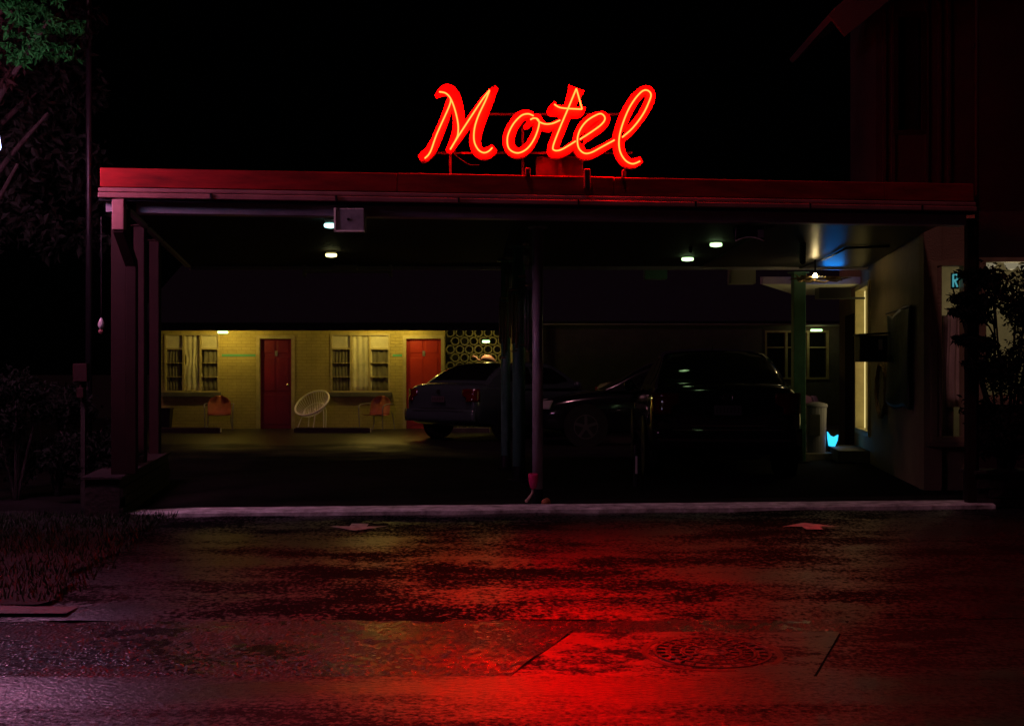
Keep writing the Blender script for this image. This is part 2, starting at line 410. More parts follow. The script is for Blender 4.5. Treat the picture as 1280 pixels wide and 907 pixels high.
# painted arrows on the driveway
def arrow(cx, cy, sgn, label_mat):
    w = .235; pts = [(0,-.16*sgn),(w,.06*sgn),(.07,.045*sgn),(.07,.19*sgn),(-.07,.19*sgn),(-.07,.045*sgn),(-w,.06*sgn)]
    if sgn < 0: pts = pts[::-1]
    g = MB(); v = []
    for (x, y) in pts: v.append((cx+x, cy+y, 0))
    # subdivide as a fan so that the paint follows the slope
    g.add([(a, b, apron_z(b, a)+.0125) for a, b, _ in v], [tuple(range(len(v)))])
    o = g.build('painted_arrow', 'road_paint'); return struct(o)
arrow(gx(446, 9.55), 9.58, 1, 0); arrow(gx(1012, 9.7), 9.72, -1, 0)
# left verge with grass, kerb stub
g = MB(); g.grid(lambda u, v: (-12+8.98*u+(.05*math.sin(v*17)+.03*math.sin(v*43))*(u > .98)+.35*(1-v)*(u > .99), 6.75+(10.3-6.75)*v, .02+.06*math.sin(u*3)*0-.10*(1-v)+.02*math.sin(u*60)*math.sin(v*20)), 80, 30)
struct(g.build('verge', 'soil', smooth=True))
rng = random.Random(3); g = MB()
for i in range(9000):
    y = rng.uniform(6.8, 10.2); x = rng.uniform(-5.6, -2.93+.10*(10.3-y)*.9*0+.35*(1-(y-6.75)/3.55)+.03*math.sin(y*9)+.10*rng.random()); z = .02-.10*(1-(y-6.75)/3.55)
    h = rng.uniform(.02, .07); a = rng.uniform(0, 6.28); w = .006; lx = rng.uniform(-.03,.03); ly = rng.uniform(-.03,.03)
    g.add([(x-w*math.cos(a), y-w*math.sin(a), z),(x+w*math.cos(a), y+w*math.sin(a), z),(x+lx, y+ly, z+h)], [(0,1,2)])
o = g.build('grass', 'grass'); o['kind'] = 'stuff'; o['label'] = 'short damp grass on the verge left of the driveway'; o['category'] = 'grass'
g = MB(); g.grid(lambda u, v: (-4.2+1.75*u, 6.60+.24*v*(1-.2*u), apron_z(6.7)+.012+.03*math.sin(v*math.pi)*(1-u**4)), 30, 5)
struct(g.build('kerb_stub', 'concrete', smooth=True))

# manhole
mh = thing('manhole_cover', 'round iron manhole cover set in the concrete pad by the street', 'manhole', (.98, 5.88, apron_z(5.88)-.0165))
g = MB(); g.lathe([(.345,-.02),(.345,.006),(.315,.006),(.312,-.004)], (.98,5.88,mh.location.z), 48); g.build('frame', 'iron', mh)
g = MB(); c = (.98,5.88,mh.location.z); g.lathe([(.308,-.02),(.308,.001)], c, 48)
for rr in (.28,.21,.14,.07):
    g.lathe([(rr+.010,.0005),(rr+.007,.010),(rr-.007,.010),(rr-.010,.0005)], c, 40)
o = g.build('lid', 'iron', mh)
rb = MB()
for k in range(24):
    a = k*math.pi/12
    for (r0, r1) in ((.09,.13),(.16,.20),(.23,.27)):
        if r0 < .1 and k % 2: continue
        p = Vector((c[0]+r0*math.cos(a), c[1]+r0*math.sin(a), c[2]+.004)); q = Vector((c[0]+r1*math.cos(a), c[1]+r1*math.sin(a), c[2]+.004))
        rb.bar(p, q, .016, .014)
rb.build('tread_ribs', 'iron', mh)['kind'] = 'stuff'
mh.rotation_euler = (math.atan(.03), 0, 0)

# ================================================================ CANOPY
FL = Vector((-3.40, 9.90)); FR = Vector((4.14, 10.75)); U = (FR-FL).normalized(); V = Vector((-U.y, U.x)); LEN = (FR-FL).length
def cv(a, b): p = FL+U*a+V*b; return (p.x, p.y)
def crect(a0, a1, b0, b1): return [cv(a0,b0), cv(a1,b0), cv(a1,b1), cv(a0,b1)]
CE = 2.66
canopy = thing('carport_canopy', 'flat roofed drive-through canopy with red fascia and double gutter moulding', 'canopy', (0.3, 13, 0))
cuts = [0, 2.44, 4.31, 6.75, LEN]
for k, (a, b) in enumerate(zip(cuts, cuts[1:])):
    j = (.0, .004, -.003, .002)[k]; g = MB(); g.prism(crect(a+.002*(k > 0), b-.002, j, .05), 2.755+j*.3, 2.913+j*.6); g.build('fascia', 'red_fascia', canopy, bevel=.006)
g = MB(); g.prism(crect(.01, LEN-.01, .008, .05), 2.745, 2.757); g.build('fascia_backing', 'dark_metal', canopy)
for z0, z1, b in ((2.712,2.746,-.02),(2.662,2.706,-.035)):
    g = MB(); g.prism(crect(-.01, LEN+.01, b, .05), z0, z1); g.build('gutter_moulding', 'gutter_paint', canopy, bevel=.008)
g = MB(); g.prism(crect(-.01, LEN+.01, -.0, .05), 2.64, 2.66); g.build('gutter_back', 'dark_metal', canopy)
rng = random.Random(5)
for k in range(7):                                   # gutter brackets seen as small nicks
    a = .9+k*1.03; p = cv(a, -.055); g = MB(); g.box((p[0]-.008,p[1]+.004,2.66),(p[0]+.008,p[1]+.03,2.708)); g.build('gutter_bracket', 'dark_metal', canopy)
g = MB(); g.prism(crect(.27, LEN-.02, .10, .24), 2.555, 2.70); g.build('front_beam', 'grey_trim', canopy, bevel=.006)
g = MB(); g.prism(crect(.035, .10, -.0+.06, .30), 2.56, 2.70); g.build('beam_end', 'grey_trim', canopy)
# ceiling and roof follow the office wall on the right
wallA0 = Vector((4.29, 12.5)); wallA1 = Vector((5.10, 18.0))
bl = (-4.35, 16.25); br = (4.84, 16.25)
ceil_poly = [cv(.12,.30), cv(LEN,.30), (4.24,12.45), (4.83,16.25), bl]
g = MB(); g.prism(ceil_poly, CE+.005, CE+.035); g.build('ceiling', 'matte_ceiling', canopy)
g = MB(); g.prism([cv(6.05,.38), cv(LEN,.38), (4.23,12.45), (4.82,16.24), (2.55,16.24)], CE-.006, CE+.003); co = g.build('gloss_ceiling_panel', 'ceiling', canopy)
uv = co.data.uv_layers.new(name='UVMap')
for lp in co.data.loops: c = co.data.vertices[lp.vertex_index].co; uv.data[lp.index].uv = (c.y, c.x)
g = MB(); g.prism([cv(.01,.055), cv(LEN-.01,.055), (4.24,12.46), (4.85,16.3), (-4.4,16.3)], 2.72, 2.86); g.build('roof_deck', 'roofing', canopy)
g = MB(); g.bar((-4.38,16.30,2.70),(4.84,16.30,2.70), .05, .16); g.build('rear_trim', 'grey_trim', canopy)
g = MB(); g.bar((cv(.12,.3)[0],cv(.12,.3)[1],2.69), (-4.36,16.2,2.69), .05, .12); g.build('side_trim', 'grey_trim', canopy)
for (x0, x1, y0, y1, m) in ((807,833,334,348,'green_post'), (914,943,337,354,'soffit')):
    a = at(x0, y1, 16.33); b = at(x1, y0, 16.45); g = MB(); g.box((a.x,16.35,a.z),(b.x,16.6,b.z+.05)); g.build('beam_end', m, canopy)
pp = [at(1000,343,16.2), at(1040,327,14.5), at(1058,315,13.6), at(1112,314,13.4)]
g = MB(); g.tube([(p.x,p.y,2.635) for p in pp], .014, 8); g.build('conduit', 'dark_metal', canopy, smooth=True)
# posts
def post(name, label, px, d, w, m, z0, z1, group='canopy posts', foot=True, square=False, dx=0):
    x = gx(px, d); t = thing(name, label, 'post', (x, d, z0), group=group)
    g = MB()
    if square: g.box((x-w/2,d-w/2,z0),(x+w/2,d+w/2,z1)); g.build('shaft', m, t, bevel=.006)
    else: g.lathe([(w/2,z0),(w/2,z1)], (x,d,0), 20); g.build('shaft', m, t, smooth=False)
    if not square:
        for p in t.children[0].data.polygons: p.use_smooth = len(p.vertices) == 4
    g = MB(); g.lathe([(w*.9,z1-.012),(w*.9,z1)], (x,d,0), 16); g.build('top_plate', m, t)
    if foot: g = MB(); g.lathe([(w*.95,z0),(w*.95,z0+.012),(w*.56,z0+.02),(w*.54,z0+.16),(w*.5,z0+.162)], (x,d,0), 16); g.build('foot', 'dark_metal', t)
    return t
post('canopy_post', 'slim grey steel post at the front of the canopy nearest the street', 672, 10.98, .098, 'grey_post', 0, 2.555)
post('canopy_post', 'thick green post behind the slim grey post', 648.5, 13.66, .145, 'green_post', 0, CE-.002)
post('canopy_post', 'farthest and thinnest green post left of the wind chimes', 632, 15.4, .12, 'green_post', 0, CE-.002)
post('canopy_post', 'square green post between the black car and the office door', 998, 16.45, .165, 'green_post', 0, 2.60, square=True)
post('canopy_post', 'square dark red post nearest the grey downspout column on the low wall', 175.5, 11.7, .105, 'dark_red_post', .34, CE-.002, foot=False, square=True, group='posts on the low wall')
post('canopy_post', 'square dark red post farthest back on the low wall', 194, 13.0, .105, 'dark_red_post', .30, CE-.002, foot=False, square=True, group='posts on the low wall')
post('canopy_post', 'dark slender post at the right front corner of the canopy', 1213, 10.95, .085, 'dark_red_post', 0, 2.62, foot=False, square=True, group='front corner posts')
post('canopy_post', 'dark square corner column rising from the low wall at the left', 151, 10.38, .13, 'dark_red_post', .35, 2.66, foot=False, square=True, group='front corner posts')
# downspout on the left front corner
ds = thing('downspout', 'pinkish downspout bending back from the gutter to the left corner column', 'downspout', (gx(147,9.9), 9.93, .4))
x = gx(147.5, 9.9)
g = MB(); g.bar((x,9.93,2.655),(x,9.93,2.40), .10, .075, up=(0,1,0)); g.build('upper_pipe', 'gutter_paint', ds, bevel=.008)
g = MB(); g.bar((x,9.93,2.41),(x+.02,10.20,2.14), .095, .07); g.build('elbow', 'dark_red_post', ds, bevel=.008)  # shade below the gutter put into a darker colour, lower pipe too
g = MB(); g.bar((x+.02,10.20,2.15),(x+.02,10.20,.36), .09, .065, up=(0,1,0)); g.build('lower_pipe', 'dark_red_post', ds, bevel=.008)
# low wall at left, low planter wall right: bricks
def low_wall(name, label, p0, p1, thick, h, bh=.085, bl_=.22):
    p0 = Vector(p0); p1 = Vector(p1); L = (p1-p0).length; d = (p1-p0)/L; n = Vector((d.y, -d.x)); t = thing(name, label, 'wall', (p0.x, p0.y, 0))
    ang = math.atan2(d.y, d.x)
    q = [p0+n*.006, p1+n*.006, p1-n*(-thick+.006)*-1, p0-n*(thick-.006)] if False else [p0-n*.01, p1-n*.01, p1-n*(thick-.01), p0-n*(thick-.01)]
    if (q[1]-q[0]).cross(q[2]-q[1]) < 0: q = q[::-1]
    core = MB(); core.prism([tuple(a) for a in q], -.05, h-.03); core.build('core', 'brickwork', t)
    g = MB(); e = .02; cap = [p0+n*e-d*e, p1+n*e+d*e, p1-n*(thick+e)+d*e, p0-n*(thick+e)-d*e]
    if (cap[1]-cap[0]).cross(cap[2]-cap[1]) < 0: cap = cap[::-1]
    g.prism([tuple(a) for a in cap], h-.03, h); g.build('coping', 'brickwork', t, bevel=.006)
    me = MB().box((-bl_/2+.005,-.015,-bh/2+.005),(bl_/2-.005,.015,bh/2-.005)).mesh('brick', 'brickwork')
    rows = int((h-.03)/bh)
    for r in range(rows):
        off = (r % 2)*bl_/2
        k = 0
        while True:
            s = bl_/2+k*bl_-off; k += 1
            if s+bl_*.3 > L: break
            if s < bl_*.2: continue
            for side, nn in ((n, .003),):
                o = bpy.data.objects.new('brick', me); col.objects.link(o); c = p0+d*s+n*nn
                o.location = (c.x, c.y, bh*(r+.5)); o.rotation_euler = (0,0,ang); put(o, t)
                if s+bl_*.5 > L: o.scale = (.55,1,1)
    return t
low_wall('low_wall', 'low brick wall under the dark red posts at the left of the canopy', (-3.30,10.12), (-3.80,13.3), .30, .35)
low_wall('low_wall', 'low dark brick planter wall below the bush at the right', (4.22,10.9), (7.0,11.05), .30, .33)

# ---------------------------------------------------------------- ceiling lamps
def ceiling_lamp(label, px, py, d, m, w=.135, z=CE, warm=True):
    x = gx(px, d); zb = gz(py, d)
    t = thing('ceiling_lamp', label, 'lamp', (x, d, zb), group='small lamps under the canopy')
    g = MB(); g.lathe([(w*.42,zb+.012),(w*.46,z-.003)], (x,d,0), 20); g.build('housing', 'soffit', t)
    g = MB(); g.lathe([(w*.2,zb-.022),(w*.48,zb-.014),(w*.5,zb+.004),(w*.48,zb+.016)], (x,d,0), 20); g.build('diffuser', m, t, smooth=True)
    lamp('bulb_light', (x, d, zb-.04), (.8,1,.5), .10, .03, t)
    return t
ceiling_lamp('lit cool white ceiling lamp partly hidden behind the square floodlight', 413, 282, 11.25, 'lamp_cool', .12)
ceiling_lamp('lit yellow ceiling lamp below and behind the square floodlight', 414, 319, 14.2, 'lamp_warm', .135)
ceiling_lamp('lit greenish ceiling lamp farther left in the right bay', 859.5, 324, 14.9, 'lamp_green', .15)
ceiling_lamp('lit greenish ceiling lamp nearer the curved floodlight', 895, 306, 13.2, 'lamp_green', .135)
# floodlights on the front beam
fl = thing('floodlight', 'square weathered floodlight box hanging under the canopy front', 'floodlight', at(437,290,10.25))
a = at(418.5,288.5,10.1); b = at(455.5,260,10.1)
g = MB(); g.box((a.x,10.10,a.z),(b.x,10.26,b.z)); g.build('housing', 'galvanised', fl, bevel=.008)
g = MB(); g.box((a.x-.006,10.085,a.z-.006),(a.x+.010,10.12,b.z)); g.box((a.x-.006,10.085,a.z-.008),(b.x,10.12,a.z+.004)); g.build('rim', 'white_paint', fl)
g = MB(); g.lathe([(.011,10.09),(.011,10.103)], ((a.x+b.x)/2-.01,0,(a.z+b.z)/2), 10, 'y'); g.build('screw', 'dark_metal', fl)
g = MB(); g.bar(((a.x+b.x)/2,10.2,b.z-.01),((a.x+b.x)/2,10.2,2.70), .05, .03, up=(0,1,0)); g.build('bracket', 'dark_metal', fl)
fl2 = thing('floodlight', 'dark floodlight hood with a curved bright lower rim under the canopy', 'floodlight', at(936,300,10.75))
a = at(918,302,10.7); b = at(954,282,10.7); cx = (a.x+b.x)/2; hw = (b.x-a.x)/2
g = MB()
g.grid(lambda u, v: (cx+hw*(2*u-1)*(1-.04*v), 10.66+.16*v, a.z+.0+.035*(1-(2*u-1)**2)+.0+(.13*v)), 14, 4)
g.grid(lambda u, v: (cx+hw*(2*u-1), 10.66+.0*v, a.z+.035*(1-(2*u-1)**2)*(1-v)+(.14)*v), 14, 3)
g.build('hood', 'black_plastic', fl2, smooth=True, solid=.006)
g = MB(); g.tube([(cx+hw*(2*i/14-1), 10.652, a.z+.035*(1-(2*i/14-1)**2)) for i in range(15)], .0055, 6); g.build('rim', 'white_paint', fl2, smooth=True)
g = MB(); g.box((cx+hw*.55,10.648,a.z+.03),(cx+hw*.97,10.655,a.z+.10)); g.build('side_glass', 'galvanised', fl2)
g = MB(); g.bar((cx,10.78,b.z),(cx,10.78,2.70), .05, .03, up=(0,1,0)); g.build('bracket', 'dark_metal', fl2)
# unlit strip light at the back edge
st = thing('strip_light', 'long unlit strip light hanging at the back edge of the canopy', 'strip light', at(434,345,16.1))
a = at(379,343,16.1); b = at(490,337,16.1)
g = MB(); g.box((a.x,16.06,a.z+.02),(b.x,16.12,a.z+.055)); g.build('tray', 'soffit', st)
for xx in (a.x, b.x-.035): g = MB(); g.box((xx,16.05,a.z-.03),(xx+.035,16.13,a.z+.13)); g.build('end_bracket', 'soffit', st)
g = MB(); g.box((gx(417,16.1),16.05,a.z+.05),(gx(446,16.1),16.15,a.z+.14)); g.build('ballast_box', 'soffit', st)
# camera tubes hanging from the ceiling
for px, p0, p1, d, lab in ((1002.5,299,327,13.2,'black tube shaped security camera hanging near the office'), (863,300,314,13.8,'small dark camera hanging between the two greenish lamps')):
    t = thing('security_camera', lab, 'camera', at(px, p1, d), group='cameras under the canopy')
    a = at(px+1.5, p0+2, d); b = at(px-1, p1, d)
    g = MB(); g.tube([(a.x,d+.02,a.z),(b.x,d-.06,b.z)], .036 if px > 1000 else .02, 12); g.build('body', 'black_plastic', t, smooth=False)
    g = MB(); g.tube([(b.x,d-.062,b.z-.001),(b.x-.001,d-.075,b.z-.010)], .030 if px > 1000 else .016, 12); g.build('lens', 'car_glass', t)
    g = MB(); g.tube([(a.x,d+.02,a.z),(a.x,d+.02,CE)], .012, 6); g.build('mount', 'dark_metal', t)

# wind chimes round the posts
def wind_chime(label, px, d, ytop, ybot, n, r, m, tr=.009):
    x = gx(px, d); zt = gz(ytop, d); zb = gz(ybot, d)
    t = thing('wind_chime', label, 'wind chime', (x, d, zb), group='wind chimes by the posts')
    g = MB(); g.tube([(x,d,CE),(x,d,zt)], .003, 5); g.build('cord', 'black_plastic', t)
    g = MB(); g.lathe([(r,zt-.012),(r*1.1,zt),(r*.6,zt+.012)], (x,d,0), 14); g.build('top_disc', 'bamboo', t)
    rr = random.Random(int(px*7))
    for k in range(n):
        a = 2*math.pi*k/n+.3; L = (zt-zb)*(.68+.3*rr.random()); xx = x+r*.85*math.cos(a); yy = d+r*.85*math.sin(a)
        g = MB(); g.tube([(xx,yy,zt-.05),(xx+rr.uniform(-.006,.006),yy,zt-.05-L*.92)], tr, 8); g.build('chime_tube', m, t, smooth=True)
        g = MB(); g.tube([(xx,yy,zt-.012),(xx,yy,zt-.05)], .002, 4); g.build('string', 'black_plastic', t)
    g = MB(); g.tube([(x,d,zt),(x,d,zb)], .002, 4); g.build('clapper_cord', 'black_plastic', t)
    g = MB(); g.lathe([(.005,zb),(r*.7,zb+.006),(r*.7,zb+.014),(.005,zb+.02)], (x,d,0), 10); g.build('wind_catcher', 'bamboo', t)
    return t
wind_chime('bamboo wind chime hanging left of the thin green post', 629, 14.6, 372, 448, 6, .05, 'bamboo', .012)
wind_chime('short metal wind chime hanging highest by the posts', 636, 13.0, 322, 380, 5, .04, 'chime_metal')
wind_chime('large bamboo wind chime hanging between the two green posts', 642, 12.6, 362, 440, 6, .055, 'bamboo', .011)
wind_chime('long reddish metal wind chime just left of the slim grey post', 662, 11.6, 356, 440, 6, .045, 'chime_metal', .01)
wind_chime('metal wind chime in front of the thick green post', 653, 12.2, 345, 432, 5, .04, 'chime_metal')
wind_chime('tiny wind chime hanging near the ceiling by the slim post', 657, 11.5, 305, 330, 4, .028, 'chime_metal', .006)

# ================================================================ NEON SIGN
ND = 10.55
sign = thing('motel_sign', 'red neon script sign reading Motel on the canopy roof', 'sign', (gx(670,ND), ND, 2.9))
def c1(p): return (515+p[0]/6.976, 95+p[1]/6.976)
def c2(p): return (670+p[0]/6.976, 95+p[1]/6.976)
layer = [0]
def stroke(mb, pts, conv):
    q = [(*conv(p), .94*p[2]/6.976) for p in pts]; sp = smooth_path(q, 7); layer[0] += 1
    yf = ND-.075-.0016*(layer[0] % 9); yb = ND+.02; n = len(sp); v = []
    for i, (px, py, hw) in enumerate(sp):
        a = sp[max(0,i-1)]; b = sp[min(n-1,i+1)]; dx, dy = b[0]-a[0], b[1]-a[1]; l = math.hypot(dx, dy) or 1
        nx, ny = -dy/l, dx/l
        for s in (-1, 1):
            w = at(px+s*nx*hw, py+s*ny*hw, ND); v += [(w.x, yf, w.z), (w.x, yb, w.z)]
    f = []
    for i in range(n-1):
        a, b = i*4, i*4+4
        f += [(a,a+2,b+2,b), (a+1,b+1,b+3,a+3), (a,b,b+1,a+1), (a+2,a+3,b+3,b+2)]
    f += [(0,1,3,2), (n*4-4,n*4-2,n*4-1,n*4-3)]
    mb.add(v, f)
def neon(paths, conv, letter):
    for p in paths:
        q = smooth_path([conv(a) for a in p], 7); pts = []
        for (x, y) in q:
            w = at(x, y, ND); pts.append((w.x, ND-.125, w.z))
        g = MB(); g.tube(pts, .0064, 8); sub(g, 'neon_tube', 'neon', letter, smooth=True)
        for e in (pts[0], pts[-1]):
            g = MB(); g.tube([(e[0],ND-.118,e[2]),(e[0],ND-.06,e[2])], .009, 8); sub(g, 'tube_support', 'letter_side', letter)
LETTERS = {
 'letter_m': (c1, [[(70,735,28),(110,712,46),(165,660,44),(225,540,40),(290,380,38),(335,250,36),(350,190,30)],
                   [(206,192,7),(262,148,36),(322,135,48),(372,200,56),(402,310,54),(412,410,52),(395,520,46),(355,610,36),(318,672,26)],
                   [(330,655,18),(400,560,30),(480,440,34),(570,310,32),(650,205,34),(738,112,20)],
                   [(720,122,26),(680,210,38),(625,340,44),(575,470,48),(552,570,52),(568,650,50),(620,692,46),(680,670,44),(718,636,36)]],
             [[(245,168),(300,180),(342,225),(378,315),(405,430),(408,510),(396,565),(340,665)],
              [(345,228),(330,295),(225,530),(168,685),(120,742)],
              [(342,660),(402,562),(520,380),(620,230),(680,152)],
              [(678,160),(645,240),(580,380),(548,490),(546,590),(578,662),(625,692),(670,680),(703,648)]]),
 'letter_o': (c1, [[(1050,360,30),(1000,350,36),(940,372,44),(880,450,48),(845,540,53),(848,620,52),(885,672,46),(945,680,42),(1010,635,40),(1065,545,38),(1098,450,38),(1090,385,38),(1050,402,26),(1010,440,22),(978,462,10)],
                   [(1085,380,36),(1130,440,36),(1190,465,30),(1262,430,30),(1310,400,24)]],
             [[(1058,375),(1010,358),(950,375),(880,450),(835,550),(838,640),(880,685),(940,692),(1010,650),(1070,560),(1105,450),(1095,405),(1060,395),(1030,408)],
              [(1085,400),(1108,427),(1162,446),(1222,440),(1287,412)]]),
 'letter_t': (c2, [[(348,122,78),(325,185,62),(285,290,50),(240,400,48),(175,560,50),(140,655,48),(165,688,40),(240,672,36),(310,625,36),(370,590,30)],
                   [(165,245,12),(118,318,26),(180,318,44),(270,322,46),(370,328,42),(426,292,8)]],
             [[(155,275),(200,302),(270,312),(395,318)], [(395,318),(370,228),(345,140)], [(345,140),(275,310),(205,475),(145,635),(158,672),(210,668),(280,630),(340,592)]]),
 'letter_e': (c2, [[(372,585,40),(470,515,40),(555,455,42),(600,400,42),(582,362,36),(525,368,40),(445,415,46),(385,500,50),(362,600,50),(390,680,48),(455,698,38),(540,660,36),(620,615,34),(690,575,32)]],
             [[(375,578),(480,510),(560,450),(592,400),(570,362),(530,362),(440,415),(380,490),(355,570),(365,650),(410,695),(470,692),(560,645),(675,583)]]),
 'letter_l': (c2, [[(735,565,36),(830,470,40),(925,345,42),(985,225,44),(980,150,40),(930,145,40),(850,220,46),(770,360,50),(722,500,50),(712,610,52),(742,712,48),(800,768,42),(860,768,38),(912,740,32)]],
             [[(740,560),(830,480),(920,360),(975,245),(988,190),(960,157),(915,162),(850,230),(785,340),(730,490),(712,600),(725,690),(770,760),(830,788),(895,765)]]),
}
for nm, (cvt, bodies, tubes) in LETTERS.items():
    g = MB()
    for b in bodies: stroke(g, b, cvt)
    o = g.build(nm, 'letter_face', sign); neon(tubes, cvt, o)
for py in (143, 191.5):
    g = MB(); g.bar(at(545 if py > 150 else 600, py, ND+.06), at(790, py, ND+.06), .018, .018); g.build('frame_rail', 'sign_metal', sign)
for px, y0 in ((563,185),(653.5,140),(700,150),(781,205)):
    a = at(px, y0, ND+.075); g = MB(); g.bar((a.x,ND+.075,2.86),(a.x,ND+.075,a.z), .022, .022, up=(0,1,0)); g.build('frame_post', 'sign_metal', sign)
a = at(670,219,ND+.12); b = at(729,196,ND+.12); g = MB(); g.box((a.x,ND+.1,2.86),(b.x,ND+.28,b.z)); g.build('transformer_box', 'sign_metal', sign, bevel=.008)
for px, w in ((660,.045),(735,.055),(781,.02)):
    x = gx(px, 10.2); g = MB(); g.box((x-w/2,10.05+.112*x+.17,2.80 if px==735 else 2.90),(x+w/2,10.05+.112*x+.24,2.97)); g.build('cable_housing', 'sign_metal', sign, bevel=.01)
g = MB(); q = smooth_path([(*at(567,192,ND+.04),),(*at(585,205,ND+.04),),(*at(600,206,ND+.04),)], 5); g.tube(q, .004, 5); g.build('cable', 'sign_metal', sign)

# ================================================================ FAR MOTEL WING (27 m)
WY = 27.0
wing = thing('motel_wing', 'single storey yellow motel wing with dark shingle roof and red doors', 'building', (-4, WY, 0))
x0, x1 = -8.15, gx(553.5, WY)
doors = [(gx(323,WY), gx(366,WY)), (gx(506,WY), gx(553,WY))]
wins = [(gx(205.5,WY), gx(274,WY)), (gx(413,WY), gx(487.5,WY))]
wz0, wz1 = gz(490,WY), gz(417,WY); dz1 = gz(421.5,WY); TOP = 2.40; FZ = -.06
def wall_with_holes(y, thick, x0, x1, z0, z1, holes, name, m, parent):
    xs = sorted({x0, x1, *[h[0] for h in holes], *[h[1] for h in holes]}); g = MB()
    for a, b in zip(xs, xs[1:]):
        hs = sorted([h for h in holes if h[0] <= a+1e-6 and h[1] >= b-1e-6], key=lambda h: h[2]); z = z0
        for h in hs:
            if h[2] > z+1e-4: g.box((a,y,z),(b,y+thick,h[2]))
            z = h[3]
        if z < z1-1e-4: g.box((a,y,z),(b,y+thick,z1))
    return g.build(name, m, parent)
wall_with_holes(WY, .2, x0, x1+.05, FZ-.1, TOP, [(a,b,FZ-.1,dz1) for a,b in doors]+[(a,b,wz0,wz1) for a,b in wins], 'wall', 'yellow_wall', wing)
for i, (a, b) in enumerate(doors):
    m = 'red_door_shaded' if i == 0 else 'red_door_lit'
    g = MB(); g.box((a+.03,WY+.09,FZ),(b-.03,WY+.13,dz1-.03)); d = g.build('door', m, wing)
    d['label'] = 'red panelled room door coloured darker as in shade' if i == 0 else 'red room door coloured brighter as if lamplit, partly behind the white car'
    w = (b-a-.06)
    for (u0,u1) in ((.10,.46),(.54,.90)):
        for (z0_,z1_) in ((.06,.38),(.42,.78),(.83,.97)):
            gg = MB(); gg.box((a+.03+u0*w,WY+.078,FZ+z0_*(dz1-FZ)),(a+.03+u1*w,WY+.09,FZ+z1_*(dz1-FZ))); sub(gg, 'door_panel', m, d, bevel=.006)
    gg = MB(); gg.lathe([(.012,WY+.03),(.028,WY+.04),(.028,WY+.06),(.012,WY+.09)], (b-.12,0,.95), 10, 'y'); sub(gg, 'door_knob', 'chrome', d)
    gg = MB(); gg.box(((a+b)/2-.03,WY+.07,1.60),((a+b)/2+.03,WY+.078,1.72)); sub(gg, 'number_plate', 'galvanised', d)
    g = MB(); g.box((a-.045,WY-.02,FZ),(a+.03,WY+.12,dz1+.045)); g.box((b-.03,WY-.02,FZ),(b+.045,WY+.12,dz1+.045)); g.box((a+.03,WY-.02,dz1-.03),(b-.03,WY+.12,dz1+.045)); g.build('door_frame', 'cream_frame', wing)
def curtain(xa, xb, za, zb, y, m, seed, parent, folds=5, gather=None):
    rr = random.Random(seed); ph = rr.uniform(0,6)
    def fn(u, v):
        x = xa+(xb-xa)*u
        if gather is not None:
            k = math.exp(-((v-gather)/.16)**2)*.45; xc = (xa+xb)/2; x = xc+(x-xc)*(1-k)
        return (x+.01*math.sin(v*5+ph), y+.016*math.sin(u*folds*2*math.pi+ph+.6*math.sin(v*3))+.003*math.sin(u*31), za+(zb-za)*v)
    g = MB(); g.grid(fn, folds*8, 10); return g.build('curtain', m, parent, smooth=True, solid=.006)
def room_window(a, b, z0, z1, seed, parent, lit):
    win = MB(); e = .035
    win.box((a,WY-.02,z0),(a+e,WY+.1,z1)); win.box((b-e,WY-.02,z0),(b,WY+.1,z1)); win.box((a+e,WY-.02,z1-e),(b-e,WY+.1,z1)); win.box((a+e,WY-.02,z0),(b-e,WY+.1,z0+e))
    w = win.build('window', 'cream_frame', parent)
    W = b-a; m1, m2 = a+W*.345, a+W*.655; tz = z0+(z1-z0)*.74
    g = MB(); g.box((m1-.02,WY,z0+e),(m1+.02,WY+.08,z1-e)); g.box((m2-.02,WY,z0+e),(m2+.02,WY+.08,z1-e)); sub(g, 'mullion', 'cream_frame', w)
    for (p, q) in ((a+e,m1-.02),(m2+.02,b-e)):
        g = MB(); g.box((p,WY,tz-.014),(q,WY+.07,tz+.014)); sub(g, 'glazing_bar', 'cream_frame', w)
        for k in (1, 2):
            zz = z0+e+(tz-z0-e)*k/3; g = MB(); g.box((p,WY+.005,zz-.008),(q,WY+.07,zz+.008)); sub(g, 'glazing_bar', 'cream_frame', w)
    for k in range(3):
        p, q = ((a+e,m1-.02),(m1+.02,m2-.02),(m2+.02,b-e))[k]
        g = MB(); g.box((p,WY+.052,z0+e),(q,WY+.056,z1-e)); o = sub(g, 'pane', 'window_glass', w)
    g = MB(); g.box((a-.05,WY-.09,z0-.105),(b+.05,WY+.02,z0-.003)); g.build('window_sill', 'concrete', parent, bevel=.008)
    curtain(m1-.05, m2+.05, z0+.02, z1-.02, WY+.085, 'curtain', seed, parent, 4, .55 if not lit else None)
    curtain(a+.03, m1-.06, z0+.02, z1-.02, WY+.09, 'dark_curtain', seed+1, parent, 5)
    curtain(m2+.06, b-.03, z0+.02, z1-.02, WY+.09, 'dark_curtain', seed+2, parent, 3)
    # pale blind behind the top lights
    for (p, q) in ((a+e,m1-.02),(m2+.02,b-e)):
        g = MB(); g.box((p,WY+.064,tz+.02),(q,WY+.068,z1-e)); g.build('blind', 'curtain', parent)

